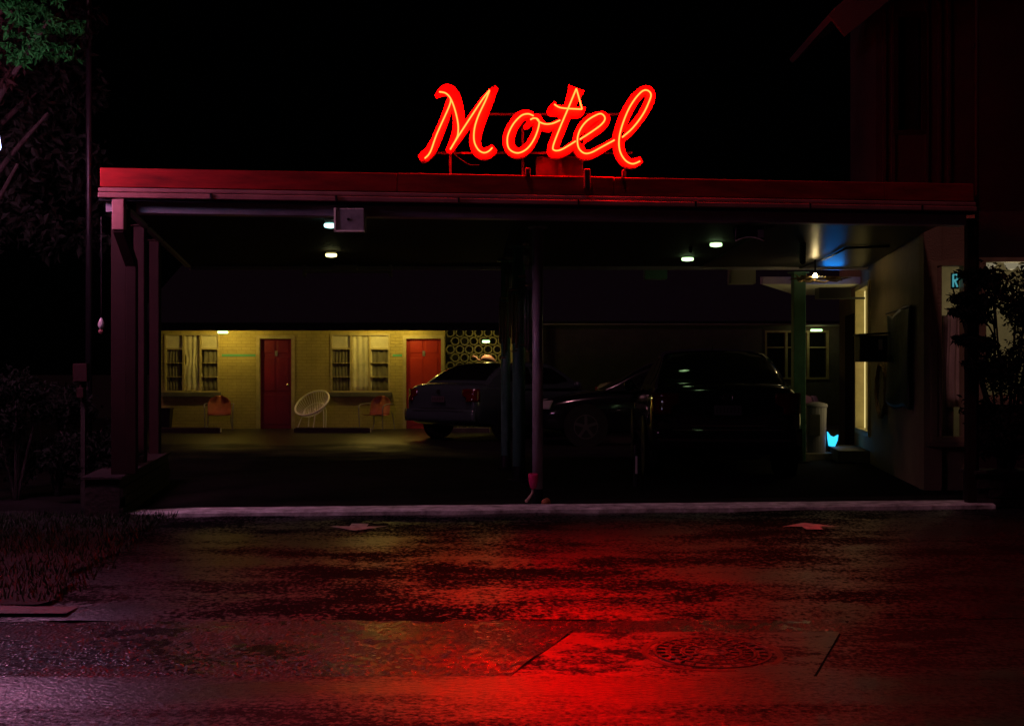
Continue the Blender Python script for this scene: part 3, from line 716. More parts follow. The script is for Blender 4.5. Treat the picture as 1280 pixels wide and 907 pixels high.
for i, (a, b) in enumerate(wins): room_window(a, b, wz0, wz1, 10+i*5, wing, i == 1)
g = MB(); g.box((x0,WY+.7,FZ),(x1,WY+.75,TOP)); g.build('inner_wall', 'dark_curtain', wing)
for a, b in ((gx(274,WY)+.06, gx(323,WY)-.06), (gx(487.5,WY)+.06, gx(506,WY)-.06)):
    g = MB(); g.box((a,WY-.006,gz(445.5,WY)),(b,WY-.001,gz(442.5,WY))); g.build('mint_stripe', 'mint_trim', wing)
# soffit, fascia, roof
EY, EZ = 25.75, gz(413,25.75)
g = MB(); g.box((x0,EY+.04,EZ+.15),(gx(630,EY),WY+.0,EZ+.16)); g.build('soffit', 'soffit', wing)
g = MB(); g.box((x0,EY,EZ),(gx(628,EY),EY+.04,EZ+.16)); g.build('eave_fascia', 'shingle', wing, bevel=.005)
g = MB(); g.add([(x0,EY-.06,EZ+.15),(gx(640,EY),EY-.06,EZ+.15),(gx(640,EY),EY+5.2,EZ+2.25),(x0,EY+5.2,EZ+2.25),(x0,EY+10,EZ+.3),(gx(640,EY),EY+10,EZ+.3)], [(0,1,2,3),(3,2,5,4)]); g.build('roof', 'shingle', wing, solid=.04)
# breeze block screen beside the second door
sx0, sx1 = gx(557,27.3), gx(630,27.3); bw = .21
screen = thing('breeze_block_screen', 'pierced concrete block screen with round openings beside the bright red door', 'screen wall', (sx0, 27.3, FZ))
g = MB()
def ring(g, cx, cz, r, tr, n=16): g.tube([(cx+r*math.cos(2*math.pi*k/n), 0, cz+r*math.sin(2*math.pi*k/n)) for k in range(n)], tr, 6, closed=True)
ring(g, 0, 0, .088, .020)
for k in range(6):
    a = k*math.pi/3; g.bar((.10*math.cos(a),0,.10*math.sin(a)),(.122*math.cos(a),0,.122*math.sin(a)), .022, .03, up=(0,1,0))
me = g.mesh('breeze_block', 'breeze_block', True)
for r in range(12):
    for c in range(7 if r % 2 else 6):
        o = bpy.data.objects.new('breeze_block', me); col.objects.link(o); o.location = (sx0+.215*(c+(.5 if r % 2 else 1)), 27.3, FZ+.19*(r+.55)); put(o, screen)
g = MB(); g.box((sx0-.06,27.25,FZ),(sx0-.005,27.35,2.3)); g.box((sx1+.15,27.25,FZ),(sx1+.2,27.35,2.3)); g.build('side_post', 'cream_frame', screen)
g = MB(); g.box((sx0-.1,28.6,FZ),(sx1+.6,28.7,2.6)); tag(g.build('back_wall', 'grey_wall'), 'dark wall behind the pierced concrete block screen', 'wall')
# wing lamps
def eave_lamp(label, px, py, d, power, color=(1,.70,.12), m='lamp_green', w=.21, dz=-.06, lampd=0):
    x = gx(px, d); z = gz(py, d)
    t = thing('eave_lamp', label, 'lamp', (x, d, z), group='lamps under the far eaves')
    g = MB(); g.box((x-w/2,d-.06,z-.028),(x+w/2,d+.06,z+.022)); g.build('diffuser', m, t, bevel=.012)
    g = MB(); g.box((x-w*.42,d-.05,z+.022),(x+w*.42,d+.05,z+.06)); g.build('base', 'soffit', t)
    lamp('bulb_light', (x, d+.08, z+dz), color, power, .04, t)
    return t
eave_lamp('lit eave lamp above the right edge of the left room window', 278.5, 415, 26.2, 20, dz=.07)
t = eave_lamp('assumed recessed eave lamp above the right room window', 468, 408.5, 26.2, 17, m='lamp_green', w=.12, dz=-.04)  # unseen lamp, assumed from the brightness of the right window
eave_lamp('assumed recessed eave lamp farther right beside the pierced block screen', 512, 408.5, 26.5, 6.5, w=.12, dz=-.04)  # unseen lamp, assumed from the light around the second door
eave_lamp('lit greenish lamp in front of the pierced block screen', 607.5, 426.5, 25.95, 6.5, (1,.78,.2), w=.16)
# flamingo ornament in front of the screen
fm = thing('flamingo_ornament', 'pale pink plastic flamingo garden ornament behind the white car', 'ornament', (gx(606,26.2), 26.2, -.04))
D = 26.2; P = lambda px, py: tuple(at(px, py, D))
g = MB(); bod = [(*P(600.5,449.5),.02),(*P(604,447),.06),(*P(609,446.5),.085),(*P(614,448.5),.07),(*P(618.5,451.5),.03),(*P(621,453),.01)]
g.tube([b[:3] for b in bod], [b[3] for b in bod], 10); g.build('body', 'pink_plastic', fm, smooth=True, sub=1)
g = MB(); nk = smooth_path([P(602,449), P(599.5,450.3), P(597,448.5), P(594.5,446), P(592,445)], 5); g.tube(nk, .016, 8); g.build('neck', 'pink_plastic', fm, smooth=True)
g = MB(); g.tube([P(593,445), P(591.5,445.2), P(590,446.6)], [.024,.022,.006], 8); g.build('head', 'pink_plastic', fm, smooth=True)
for dx in (-2, 2):
    b = P(609+dx, 449); g = MB(); g.tube([b, (b[0],b[1],-.05)], .007, 6); g.build('leg', 'dark_metal', fm)
# a low stone kerb (wheel stop) in front of the rooms
for (xa, xb, lab) in ((196,276,'dark parking stop in front of the left room window'), (368,463,'dark parking stop in front of the white hoop chair'), (535,612,'pale parking stop seen under the white car')):
    t = thing('parking_stop', lab, 'parking stop', (gx((xa+xb)/2,25.2), 25.2, 0), group='parking stops before the rooms')
    a, b = gx(xa,25.2), gx(xb,25.2)
    g = MB(); g.slab([(a,-.04),(b,-.04),(b,.055),(b-.05,.075),(a+.05,.075),(a,.055)], 25.12, 25.27); g.build('body', 'brickwork' if xa < 500 else 'concrete', t, bevel=.012)
    for e in (a+.3, b-.3): g = MB(); g.lathe([(.02,.07),(.02,.085),(.012,.09)], (e,25.195,0), 8); g.build('anchor_bolt', 'chrome', t)
    g = MB(); g.box((b+.001,25.13,-.02),(b+.008,25.26,.06)); g.build('end_reflector', 'white_paint', t)
walkb = MB(); walkb.box((x0,25.6,-.12),(sx1+.3,WY,FZ)); struct(walkb.build('walkway', 'concrete', bevel=.01))

# white hoop chair
def hoop_chair(label, px, d):
    c = Vector((gx(px,d), d, 0)); t = thing('hoop_chair', label, 'chair', (c.x, c.y, FZ))
    # dish: rim ellipse tilted towards the viewer and a smaller seat ring
    cz = gz(503.5,d); rim = []; seat = []; n = 40
    ax = Vector((.385,-.10,.115)); ay = Vector((-.02,.30,.235))
    for k in range(n):
        a = 2*math.pi*k/n; rim.append(c+Vector((0,0,cz))+ax*math.cos(a)+ay*math.sin(a))
        seat.append(c+Vector((.02,.05,cz-.10))+ax*(.62*math.cos(a))+ay*(.55*math.sin(a))+Vector((0,.06,-.05)))
    g = MB(); g.tube(rim, .023, 8, closed=True); g.build('rim', 'white_paint', t, smooth=True)
    g = MB(); g.tube(seat, .013, 6, closed=True); g.build('seat_ring', 'white_paint', t, smooth=True)
    cc = c+Vector((.02,.12,cz-.19))
    for k in range(n):
        if k % 2 == 0 or True:
            g = MB(); mid = (rim[k]+seat[k])/2+Vector((0,.03,-.03)); q = smooth_path([tuple(rim[k]),tuple(mid),tuple(seat[k])], 3); g.tube(q, .009, 5); g.build('spoke', 'white_paint', t)
    for k in range(-5, 6):
        u = k/6; w = math.sqrt(1-u*u); mid = c+Vector((.02,.11,cz-.15)); a = mid+ax*(.62*u)+ay*(.55*w); b = mid+ax*(.62*u)-ay*(.55*w)
        g = MB(); g.tube([tuple(a),tuple((a+b)/2+Vector((0,0,-.02))),tuple(b)], .0075, 5); g.build('seat_slat', 'white_paint', t)
    base = c+Vector((.02,.06,cz-.19))
    legs = [((.20,-.10),(.30,-.22)),((.05,-.2),(.06,-.30)),((-.16,-.06),(-.34,-.16)),((.22,.14),(.28,.24)),((-.1,.2),(-.14,.3))]
    for (p, q) in legs:
        g = MB(); a = base+Vector((p[0],p[1],.03+p[0]*.3)); b = Vector((c.x+q[0]*.95, c.y+q[1]*.9, FZ)); g.tube(smooth_path([tuple(a+Vector((0,0,.02))),tuple(a*.75+b*.25+Vector((.03 if q[0]>0 else -.01,0,.05))),tuple(b)],4), .013, 6); g.build('leg', 'white_paint', t, smooth=True)
    return t
hoop_chair('white wire hoop chair with a tilted round seat between door and window', 390, 26.35)
# red metal lawn chairs
def lawn_chair(name_label, px, d, rot):
    t = thing('lawn_chair', name_label, 'chair', (gx(px,d), d, FZ), rot, group='red metal lawn chairs')
    def P(x, y, z): return (x, y, z)
    g = MB()
    def back(u, v):
        w = .25*(1-.25*max(0, v-.55)**2*4); x = w*(2*u-1)*(1 if v < .6 else math.sqrt(max(.05, 1-((v-.6)/.42)**2)))
        return (x, .16+.10*v-.09*(2*u-1)**2, .36+.42*v)
    g.grid(back, 12, 10); g.build('backrest', 'chair_red', t, smooth=True, local=True, solid=.006)
    g = MB(); g.grid(lambda u, v: ((.24)*(2*u-1), -.27+.44*v, .37-.03*math.sin(v*math.pi)+.01*(2*u-1)**2), 8, 8); g.build('seat', 'chair_red', t, smooth=True, local=True, solid=.006)
    for s in (-1, 1):
        q = smooth_path([(s*.24,.24,.60),(s*.31,.05,.60),(s*.31,-.22,.58),(s*.30,-.30,.48),(s*.29,-.27,.0)], 5)
        g = MB(); g.tube(q, .012, 7); g.build('arm', 'galvanised', t, smooth=True, local=True)
        q = smooth_path([(s*.29,-.27,.012),(s*.29,.0,.012),(s*.28,.24,.02),(s*.25,.27,.2),(s*.24,.2,.42)], 5)
        g = MB(); g.tube(q, .012, 7); g.build('leg', 'galvanised', t, smooth=True, local=True)
    return t
lawn_chair('rusty red metal lawn chair below the left room window', 274, 26.4, R(12))
lawn_chair('rusty red metal lawn chair below the right window beside the white car', 472, 26.4, R(-24))
# dark thing at far left of the wall
t = thing('planter_pot', 'dark square planter pot at the left end of the yellow wall', 'planter', (gx(207,26.4), 26.4, FZ))
g = MB(); xx = gx(207,26.4); g.add([(xx-.10,26.3,FZ),(xx+.10,26.3,FZ),(xx+.10,26.5,FZ),(xx-.10,26.5,FZ),(xx-.13,26.27,.42),(xx+.13,26.27,.42),(xx+.13,26.53,.42),(xx-.13,26.53,.42)], [(0,3,2,1),(4,5,6,7),(0,1,5,4),(1,2,6,5),(2,3,7,6),(3,0,4,7)]); g.build('pot', 'black_plastic', t)
g = MB(); g.box((xx-.145,26.255,.42),(xx+.145,26.545,.45)); g.build('rim', 'black_plastic', t)

# dark right wing far behind the cars
rw = thing('rear_wing', 'unlit rear motel wing behind the parked cars on the right', 'building', (6, 29.5, 0))
RY = 29.5; wa, wb = gx(956,RY), gx(1036,RY); za, zb = gz(474,RY), gz(413,RY)
wall_with_holes(RY, .2, .2, 14, FZ-.1, 2.6, [(wa,wb,za,zb)], 'wall', 'grey_wall', rw)
g = MB(); e = .05
g.box((wa,RY-.03,za),(wa+e,RY+.1,zb)); g.box((wb-e,RY-.03,za),(wb,RY+.1,zb)); g.box((wa+e,RY-.03,zb-e),(wb-e,RY+.1,zb)); g.box((wa+e,RY-.03,za),(wb-e,RY+.1,za+e))
w = g.build('window', 'cream_frame', rw)
for px in (983, 1010): x = gx(px,RY); g = MB(); g.box((x-.03,RY-.02,za+e),(x+.03,RY+.08,zb-e)); sub(g, 'mullion', 'cream_frame', w)
g = MB(); zz = gz(434,RY); g.box((wa+e,RY,zz-.015),(wb-e,RY+.07,zz+.015)); sub(g, 'glazing_bar', 'cream_frame', w)
g = MB(); g.box((wa+e,RY+.085,za+e),(wb-e,RY+.09,zb-e)); sub(g, 'pane', 'glass_dark', w)
g = MB(); g.add([(-.2,RY-1.3,2.42),(14,RY-1.3,2.42),(14,RY+4,4.5),(-.2,RY+4,4.5),(-.2,RY+9,2.4),(14,RY+9,2.4)], [(0,1,2,3),(3,2,5,4)]); g.build('roof', 'shingle', rw, solid=.05)
g = MB(); g.box((-.15,RY-1.2,2.36),(13.9,RY,2.385)); g.build('soffit', 'soffit', rw)
eave_lamp('lit greenish eave lamp above the dark rear window at the right', 1020.5, 412.5, 28.9, 1.0, (1,.70,.25), w=.26)

# ================================================================ CARS
def make_car(label, loc, rot, paint, H_=1.46, L_=4.6, W_=1.8, vw=False):
    t = thing('parked_car', label, 'car', loc, rot, group='cars parked at the motel')
    k = L_/4.6; hw = W_/2; hs = H_/1.46
    S = [(-2.30,.70,.42,.80),(-2.27,.80,.34,.98),(-2.15,.87,.28,1.055),(-1.75,.895,.24,1.065),(-.9,.90,.20,.99),(0,.90,.20,.965),(.95,.90,.20,.955),(1.45,.895,.22,.91),(1.95,.86,.24,.82),(2.18,.78,.28,.72),(2.28,.66,.34,.58)]
    S = [(x*k, w/.9*hw, zb, zt*hs) for x,w,zb,zt in S]
    def half(w, zb, zt):
        h = zt-zb; return [(0,zb),(w*.80,zb),(w*.95,zb+.08*h),(w*.99,zb+.3*h),(w,zb+.52*h),(w*.985,zb+.66*h),(w*.95,zb+.84*h),(w*.86,zt-.012),(w*.5,zt+.006),(0,zt+.012)]
    g = MB(); n = 0; ringv = []
    for x, w, zb, zt in S:
        h = half(w, zb, zt); ringp = [(x,y,z) for y,z in h]+[(x,-y,z) for y,z in reversed(h[1:-1])]; n = len(ringp); ringv += ringp
    f = [tuple(range(n)), tuple(reversed(range(n*(len(S)-1), n*len(S))))]
    for i in range(len(S)-1):
        for j in range(n): f.append((i*n+j, (i+1)*n+j, (i+1)*n+(j+1)%n, i*n+(j+1)%n))
    g.add(ringv, f); body = g.build('body', paint, t, smooth=True, local=True, sub=2)
    # greenhouse
    Z = [(-1.85,1.03),(-1.62,1.20),(-1.38,1.335),(-1.12,1.425),(-.6,1.464),(-.1,1.47),(.25,1.44),(.55,1.29),(.85,1.09),(1.08,.965)]
    def zr(x):
        x /= k
        for (a, za), (b, zb) in zip(Z, Z[1:]):
            if a <= x <= b:
                s = (x-a)/(b-a); return (za+(zb-za)*s)*hs
        return Z[0][1]*hs if x < Z[0][0] else Z[-1][1]*hs
    def surf(x, tt, off=0):
        zt = zr(x); belt = .945*hs; q = max(0, (zt-belt)/(1.47*hs-belt)); wb = hw*.915*(1-.10*max(0,(abs(x/k+.4)-1.0)/.7)**2); wr = wb-q*.235*hw/.9
        s = 1 if tt >= 0 else -1; a = abs(tt)
        if a < .62: y = a/.62*wr; z = zt-.035*q*(a/.62)**2.5
        else: p = (a-.62)/.38; y = wr+(wb-wr)*p**.92; z = (zt-.035*q)+(belt-(zt-.035*q))*p
        return Vector((x, s*y, z))
    def nrm(x, tt):
        e = .01; dx = surf(x+e,tt)-surf(x-e,tt); dt = surf(x,tt+e)-surf(x,tt-e); v = dx.cross(dt)
        v = v.normalized() if v.length > 1e-9 else Vector((0,0,1)); c = surf(x,tt)-Vector((0,0,1.0)); return v if v.dot(c) > 0 else -v
    g = MB(); g.grid(lambda u, v: tuple(surf((-1.85+2.93*u)*k, -1+2*v)), 40, 32); cab = g.build('cabin', paint, t, smooth=True, local=True)
    def glass(name, x0, x1, t0, t1, inset=None):
        def fn(u, v):
            x = (x0+(x1-x0)*u)*k; tt = t0+(t1-t0)*v; 
            if inset: tt = (t0+t1)/2+(tt-(t0+t1)/2)*inset(u)
            return tuple(surf(x,tt)+nrm(x,tt)*.005)
        g = MB(); g.grid(fn, 12, 12); return g.build(name, 'car_glass', t, smooth=True, local=True)
    glass('rear_window', -1.74, -1.08, -.53, .53); glass('windshield', .34, 1.0, -.54, .54)
    for s in (-1, 1):
        glass('side_window', -1.25, -.52, s*.68, s*.93, lambda u: min(1, .35+u*1.6)); glass('side_window', -.44, .58, s*.68, s*.93, lambda u: min(1, .3+(1-u)*1.9))
    # wheels
    for x in (-1.38*k, 1.42*k):
        for s in (-1, 1):
            c = (x, s*(hw-.115), .325)
            a = MB(); a.lathe([(.375,-.006),(.375,.006)], (x, s*(hw-.002), .34), 28, 'y'); a.build('wheel_arch', 'black_plastic', t, local=True)
            g = MB(); g.lathe([(.21,-.10),(.30,-.115),(.325,-.085),(.325,.085),(.30,.115),(.21,.10)], c, 28, 'y'); wh = g.build('wheel', 'rubber', t, smooth=True, local=True)
            g = MB(); g.lathe([(.205,-.08*1),(.215,.0),(.205,.08)], c, 24, 'y')
            g2 = MB(); yy = c[1]+s*.122
            g2.tube([(c[0]+.20*math.cos(2*math.pi*q/24), yy-s*.012, c[2]+.20*math.sin(2*math.pi*q/24)) for q in range(24)], .014, 6, closed=True)
            for q in range(5):
                an = 2*math.pi*q/5+.3; g2.bar((c[0],yy-s*.004,c[2]),(c[0]+.20*math.cos(an),yy-s*.006,c[2]+.20*math.sin(an)), .05, .014, up=(0,1,0))
            g2.lathe([(.05,-.012),(.05,.012)], (c[0],yy,c[2]), 12, 'y'); sub(g2, 'rim', 'alloy', wh)
    # lights
    zt = 1.03*hs
    for s in (-1, 1):
        def tl(u, v):
            z = zt*.70+(zt*.925-zt*.70)*v; a = u; y = s*(hw*(.60 if v > .45 else .70)+ (hw*.925-hw*(.60 if v > .45 else .70))*a); x = -2.300*k-.006+(.10+.04*(1-v))*a**3*k+.025*v
            return (x, y, z)
        g = MB(); g.grid(tl, 8, 6); g.build('taillight', 'red_lens', t, smooth=True, local=True, solid=.035)
        g = MB(); g.grid(lambda u, v: (2.26*k-.22*u**2*k-.06*v, s*(hw*.50+hw*.42*u), .60*hs+.15*v*hs+.03*u), 8, 5); g.build('headlight', 'clear_lens', t, smooth=True, local=True, solid=.03)
        g = MB(); g.lathe([(.02,-.05),(.07,-.03),(.085,.03),(.06,.06)], (.62*k, s*(hw+.07), 1.0*hs), 12, 'x'); g.bar((.60*k,s*(hw-.06),.97*hs),(.62*k,s*(hw+.03),.985*hs), .04, .03); g.build('mirror', paint, t, smooth=True, local=True)
        for xd in (-.55, .35):
            g = MB(); g.bar((xd*k,s*(hw+.004),.80*hs),(xd*k+.17,s*(hw+.004),.80*hs), .03, .028); g.build('door_handle', paint, t, local=True)
    xr = -2.30*k
    g = MB(); g.grid(lambda u, v: (xr+.02-.05*math.sin(u*math.pi)**.4-.02*math.sin(v*math.pi), hw*.93*(2*u-1), .36+.22*v*hs), 20, 5); g.build('rear_bumper', paint, t, smooth=True, local=True, solid=.03)
    g = MB(); g.bar((xr-.045,-.42,.60*hs),(xr-.045,.42,.60*hs), .012, .012); g.build('trunk_trim', 'chrome', t, local=True)
    g = MB(); g.bar((xr-.058,-.62,.555*hs),(xr-.058,.62,.555*hs), .008, .008); g.build('bumper_trim', 'chrome', t, local=True)
    g = MB(); g.box((xr-.045,-.155,.715*hs),(xr-.033,.155,.80*hs+.02)); pl = g.build('number_plate', 'plate', t, local=True)
    g = MB()
    for q in range(7): y = -.12+q*.04; g.box((xr-.048,y-.006,.74*hs),(xr-.046,y+.008,.80*hs))
    sub(g, 'plate_characters', 'plate_mark', pl)
    if vw:
        g = MB(); c = (xr-.036, 0, .905*hs); r = .055
        g.tube([(c[0], r*math.cos(2*math.pi*q/24), c[2]+r*math.sin(2*math.pi*q/24)) for q in range(24)], .005, 6, closed=True)
        for pts in (((-.026,.044),(0,.004),(.026,.044)), ((-.046,.022),(-.022,-.040),(0,-.004),(.022,-.040),(.046,.022))):
            g.tube([(c[0]-.002, p[0], c[2]+p[1]) for p in pts], .004, 5)
        g.build('badge', 'chrome', t, local=True)
        g = MB(); g.add([(-.62*k,0,1.46*hs),(-.80*k,.012,1.455*hs),(-.80*k,-.012,1.455*hs),(-.80*k,0,1.51*hs)], [(0,1,3),(0,3,2),(1,2,3),(0,2,1)]); g.build('roof_antenna', 'black_plastic', t, local=True)
    else:
        g = MB(); g.lathe([(.045,-.004),(.045,.004)], (xr-.03,0,.90*hs), 14, 'x'); g.build('badge', 'chrome', t, local=True)
    return t
car3x = gx(912, 13.6)
make_car('black sedan seen from behind parked under the right bay', (car3x+.10, 13.6+2.33, -.005), R(90-3), 'black_car', 1.53, 4.6, 1.80, True)
h1 = R(52)
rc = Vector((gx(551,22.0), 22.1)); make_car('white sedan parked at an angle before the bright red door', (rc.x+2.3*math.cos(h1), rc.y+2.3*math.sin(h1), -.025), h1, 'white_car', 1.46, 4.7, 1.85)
make_car('dark blue sedan parked crosswise behind the posts', (gx(668,20.2)+2.3, 21.3, -.02), R(180), 'blue_car', 1.44)
make_car('pale silver sedan seen beyond the square green post', (gx(1032,24.6)-2.3, 25.4, -.03), R(4), 'silver_car', 1.46)

# ================================================================ OFFICE on the right
office = thing('motel_office', 'tan stucco motel office with glowing side window beside the canopy', 'building', (4.6, 13, 0))
def ax_(y): return wallA0.x+(y-wallA0.y)*(wallA1.x-wallA0.x)/(wallA1.y-wallA0.y)
dA = (wallA1-wallA0).normalized(); nA = Vector((-dA.y, dA.x))     # nA points to the driveway (left)
def A(y, off, z): p = Vector((ax_(y), y))+nA*off; return (p.x, p.y, z)
def aseg(g, y0, y1, o0, o1, z0, z1):
    pts = [A(y0,o0,0), A(y0,o1,0), A(y1,o1,0), A(y1,o0,0)]
    q = [(p[0],p[1]) for p in pts]
    if sum(a[0]*b[1]-b[0]*a[1] for a, b in zip(q, q[1:]+q[:1])) < 0: q = q[::-1]
    return g.prism(q, z0, z1)
gy0, gy1, gz0, gz1 = 16.15, 17.45, .36, 2.47
g = MB(); aseg(g, 12.5, gy0, -.18, 0, -.05, 2.9); aseg(g, gy1, 19.5, -.18, 0, -.05, 2.9); aseg(g, gy0, gy1, -.18, 0, -.05, gz0); aseg(g, gy0, gy1, -.18, 0, gz1, 2.9); g.build('side_wall', 'tan_wall', office)
g = MB(); aseg(g, gy0+.07, gy1-.07, -.10, -.09, gz0+.07, gz1-.07); g.build('lit_window', 'lit_window', office)
g = MB()
for (a, b, c, d) in ((gy0,gy0+.07,gz0,gz1),(gy1-.07,gy1,gz0,gz1),(gy0+.07,gy1-.07,gz0,gz0+.07),(gy0+.07,gy1-.07,gz1-.07,gz1)): aseg(g, a, b, -.14, .035, c, d)
g.build('window_frame', 'cream_frame', office)
g = MB(); aseg(g, gy0+.62, gy0+.68, -.088, -.03, gz0+.07, gz1-.07); g.build('mullion', 'cream_frame', office)
g = MB(); aseg(g, 17.75, 18.65, -.02, .02, .02, 2.1); dd = g.build('door', 'dark_red_post', office)
# front facade
BY = 12.5; w1a, w1b = gx(1165,BY), gx(1209,BY); w2a, w2b = gx(1226,BY), 6.9
z1a, z1b = gz(551,BY), gz(327,BY); z2a, z2b = .95, gz(322,BY)
bx_ = gx(1219,BY)
wall_with_holes(BY, .18, 4.30, bx_, -.05, 2.9, [(w1a,w1b,z1a,z1b)], 'front_wall', 'tan_wall', office)
wall_with_holes(BY, .18, bx_+.004, 9.5, -.05, 2.9, [(w2a,w2b,z2a,z2b)], 'shaded_front_wall', 'red_siding', office)  # same front wall, its darkness put in as a darker siding colour
for (a, b, c, d) in ((w1a,w1b,z1a,z1b),(w2a,w2b,z2a,z2b)):
    g = MB(); e = .045
    g.box((a-.02,BY-.03,c),(a+e,BY+.1,d)); g.box((b-e,BY-.03,c),(b+.02,BY+.1,d)); g.box((a+e,BY-.03,d-e),(b-e,BY+.1,d)); g.box((a+e,BY-.03,c),(b-e,BY+.1,c+e))
    w = g.build('window', 'cream_frame', office)
    g = MB(); g.box((a+e,BY+.06,c+e),(b-e,BY+.064,d-e)); sub(g, 'pane', 'window_glass', w)
    g = MB(); g.box((a-.06,BY-.07,c-.06),(b+.05,BY+.01,c-.003)); g.build('window_sill', 'tan_wall', office, bevel=.006)
curtain(w1a+.02, w1a+.16, z1a+.03, z1b-.03, BY+.16, 'curtain', 31, office, 3)
curtain(w1a+.17, w1b-.08, z1a+.03, z1b-.55, BY+.19, 'dark_curtain', 32, office, 3)
curtain(w1b-.16, w1b-.02, z1a+.35, z1b-.5, BY+.15, 'curtain', 33, office, 2)
g = MB(); g.box((4.62,BY+1.8,0),(9.4,BY+1.9,2.85)); g.build('inner_wall', 'curtain', office)
g = MB(); g.prism([(4.30,BY+.01),(9.5,BY+.01),(9.5,19.4),(5.3,19.4)], 2.86, 2.90); g.build('office_ceiling', 'soffit', office)
lamp('assumed_room_light', (5.6, BY+.9, 2.1), (1,.80,.42), 3.5, .12, office)  # assumed unseen lamp, added to brighten the room and its curtains
# cyan lit sign in the window, small violet light
t = thing('window_sign', 'small cyan lit sign inside the office front window', 'sign', at(1196,352,BY+.1))
a = at(1191.5,355,BY+.11); 
g = MB()
for pts in ([(0,0),(0,.13)], [(0,.13),(.035,.13),(.045,.105),(.035,.075),(0,.07)], [(.015,.07),(.045,0)]): g.tube([(a.x+p[0],BY+.11,a.z-.03+p[1]) for p in smooth_path(pts,3)], .009, 6)
g.build('lit_letter', 'cyan_sign', t)
g = MB(); g.box((a.x-.02,BY+.122,a.z-.05),(a.x+.065,BY+.128,a.z+.12)); g.build('backing', 'black_plastic', t)
for px, py, r in ((1238,327,.068),(1264,328,.075),(1279,331,.05)):
    t = thing('bowl_lamp', {1238:'left glowing bowl lamp behind the office window and bush',1264:'round glowing bowl lamp in the middle behind the office window',1279:'small glowing bowl lamp at the right edge of the office window'}[px], 'lamp', at(px,py+6,BY+.6), group='bowl lamps in the office')
    c = at(px, py, BY+.6); g = MB(); g.lathe([(.01,-r*1.1),(r*.6,-r*.9),(r*.92,-r*.45),(r,0),(r*.94,.003)], c, 16); g.build('bowl', 'bowl_lamp', t, smooth=True)
    g = MB(); g.tube([(c.x,c.y,c.z),(c.x,c.y,2.86)], .006, 5); g.build('cord', 'dark_metal', t)
# porch awning and twig chandelier
aw = thing('porch_awning', 'small flat white awning over the office door', 'awning', (4.5, 18, 2.4))
g = MB(); a = at(950,354,17.2); z = gz(354.5,17.2)
g.prism([(3.55,17.0),(ax_(17.0)-.02,17.0),(ax_(19.4)-.02,19.4),(4.6,19.4)], 2.475, 2.50); g.build('soffit_board', 'white_paint', aw)
g = MB(); g.bar((3.55,17.0,2.53),(ax_(17)-.02,17.0,2.53), .03, .10); g.bar((3.53,17.0,2.53),(4.58,19.4,2.53), .03, .10); g.build('edge_board', 'grey_trim', aw)
ch = thing('twig_lamp', 'glowing bare bulb lamp ringed with driftwood twigs near the office door', 'lamp', at(1020,352,15.2))
c = at(1019, 344.5, 15.2); rr = random.Random(4)
g = MB(); g.lathe([(.01,-.035),(.028,-.02),(.030,.0),(.016,.02),(.012,.03)], (c.x,c.y,c.z+.0), 12); g.build('bulb', 'bulb', ch, smooth=True)
g = MB(); g.tube([(c.x,c.y,c.z+.03),(c.x,c.y,CE)], .012, 6); g.build('stem', 'dark_metal', ch)
g = MB(); g.tube([(c.x+.27*math.cos(2*math.pi*q/28)+.06,c.y+.27*math.sin(2*math.pi*q/28),c.z-.055+.01*math.sin(q*2.1)) for q in range(28)], .012, 6, closed=True); g.build('ring', 'twig', ch)
for q in range(22):
    an = rr.uniform(0, 6.28); r1 = rr.uniform(.22,.42); g = MB()
    g.tube(smooth_path([(c.x+.08*math.cos(an)+.05,c.y+.08*math.sin(an),c.z-.03+rr.uniform(-.02,.02)),(c.x+.05+r1*.6*math.cos(an+.3),c.y+r1*.6*math.sin(an+.3),c.z-.04+rr.uniform(-.02,.03)),(c.x+.06+r1*math.cos(an+.1),c.y+r1*math.sin(an+.1),c.z+rr.uniform(-.06,.05))],3), [.009]*6+[.003], 5); g.build('twig', 'twig', ch)
lamp('bulb_light', (c.x, c.y, c.z-.005), (1,.66,.22), 14, .03, ch)
# assumed blue up-light added for the ceiling streak, and low cyan light
bl_ = thing('assumed_up_light', 'assumed blue up light added beside the office door for the blue ceiling streak', 'lamp', A(16.7,.4,2.3))
p = Vector((gx(1041,16.7), 16.7, 2.37))
g = MB(); g.box((p.x-.20,p.y-.12,p.z-.10),(p.x+.20,p.y-.10,p.z+.03)); g.box((p.x-.20,p.y+.10,p.z-.10),(p.x+.20,p.y+.12,p.z+.03)); g.box((p.x-.22,p.y-.12,p.z-.10),(p.x-.20,p.y+.12,p.z+.03)); g.box((p.x+.20,p.y-.12,p.z-.10),(p.x+.22,p.y+.12,p.z+.03)); g.box((p.x-.22,p.y-.12,p.z-.12),(p.x+.22,p.y+.12,p.z-.10)); g.build('housing', 'black_plastic', bl_)
g = MB(); g.box((p.x-.15,p.y-.05,p.z-.09),(p.x+.15,p.y+.05,p.z+.02)); g.build('lens', 'assumed_blue_lamp', bl_)
g = MB(); g.bar((p.x+.2,p.y,p.z-.11),(ax_(16.7)-.0,p.y,p.z-.11), .03, .03); g.build('arm', 'dark_metal', bl_)
sp = lamp('added_blue_beam', (p.x, p.y-.06, p.z+.06), (.01,.28,1), 9, .15, bl_, 'SPOT'); sp.data.spot_size = R(34); sp.data.spot_blend = .8  # added spot that throws the blue streak onto the ceiling
sp.rotation_euler = (Vector((gx(1041,13.2), 13.2, 2.72))-Vector((p.x,p.y-.06,p.z+.06))).to_track_quat('-Z','Y').to_euler()
cy = thing('ground_light', 'bright cyan fan shaped ground light beside the waste bin', 'lamp', (gx(1041,17.2), 17.2, .15))
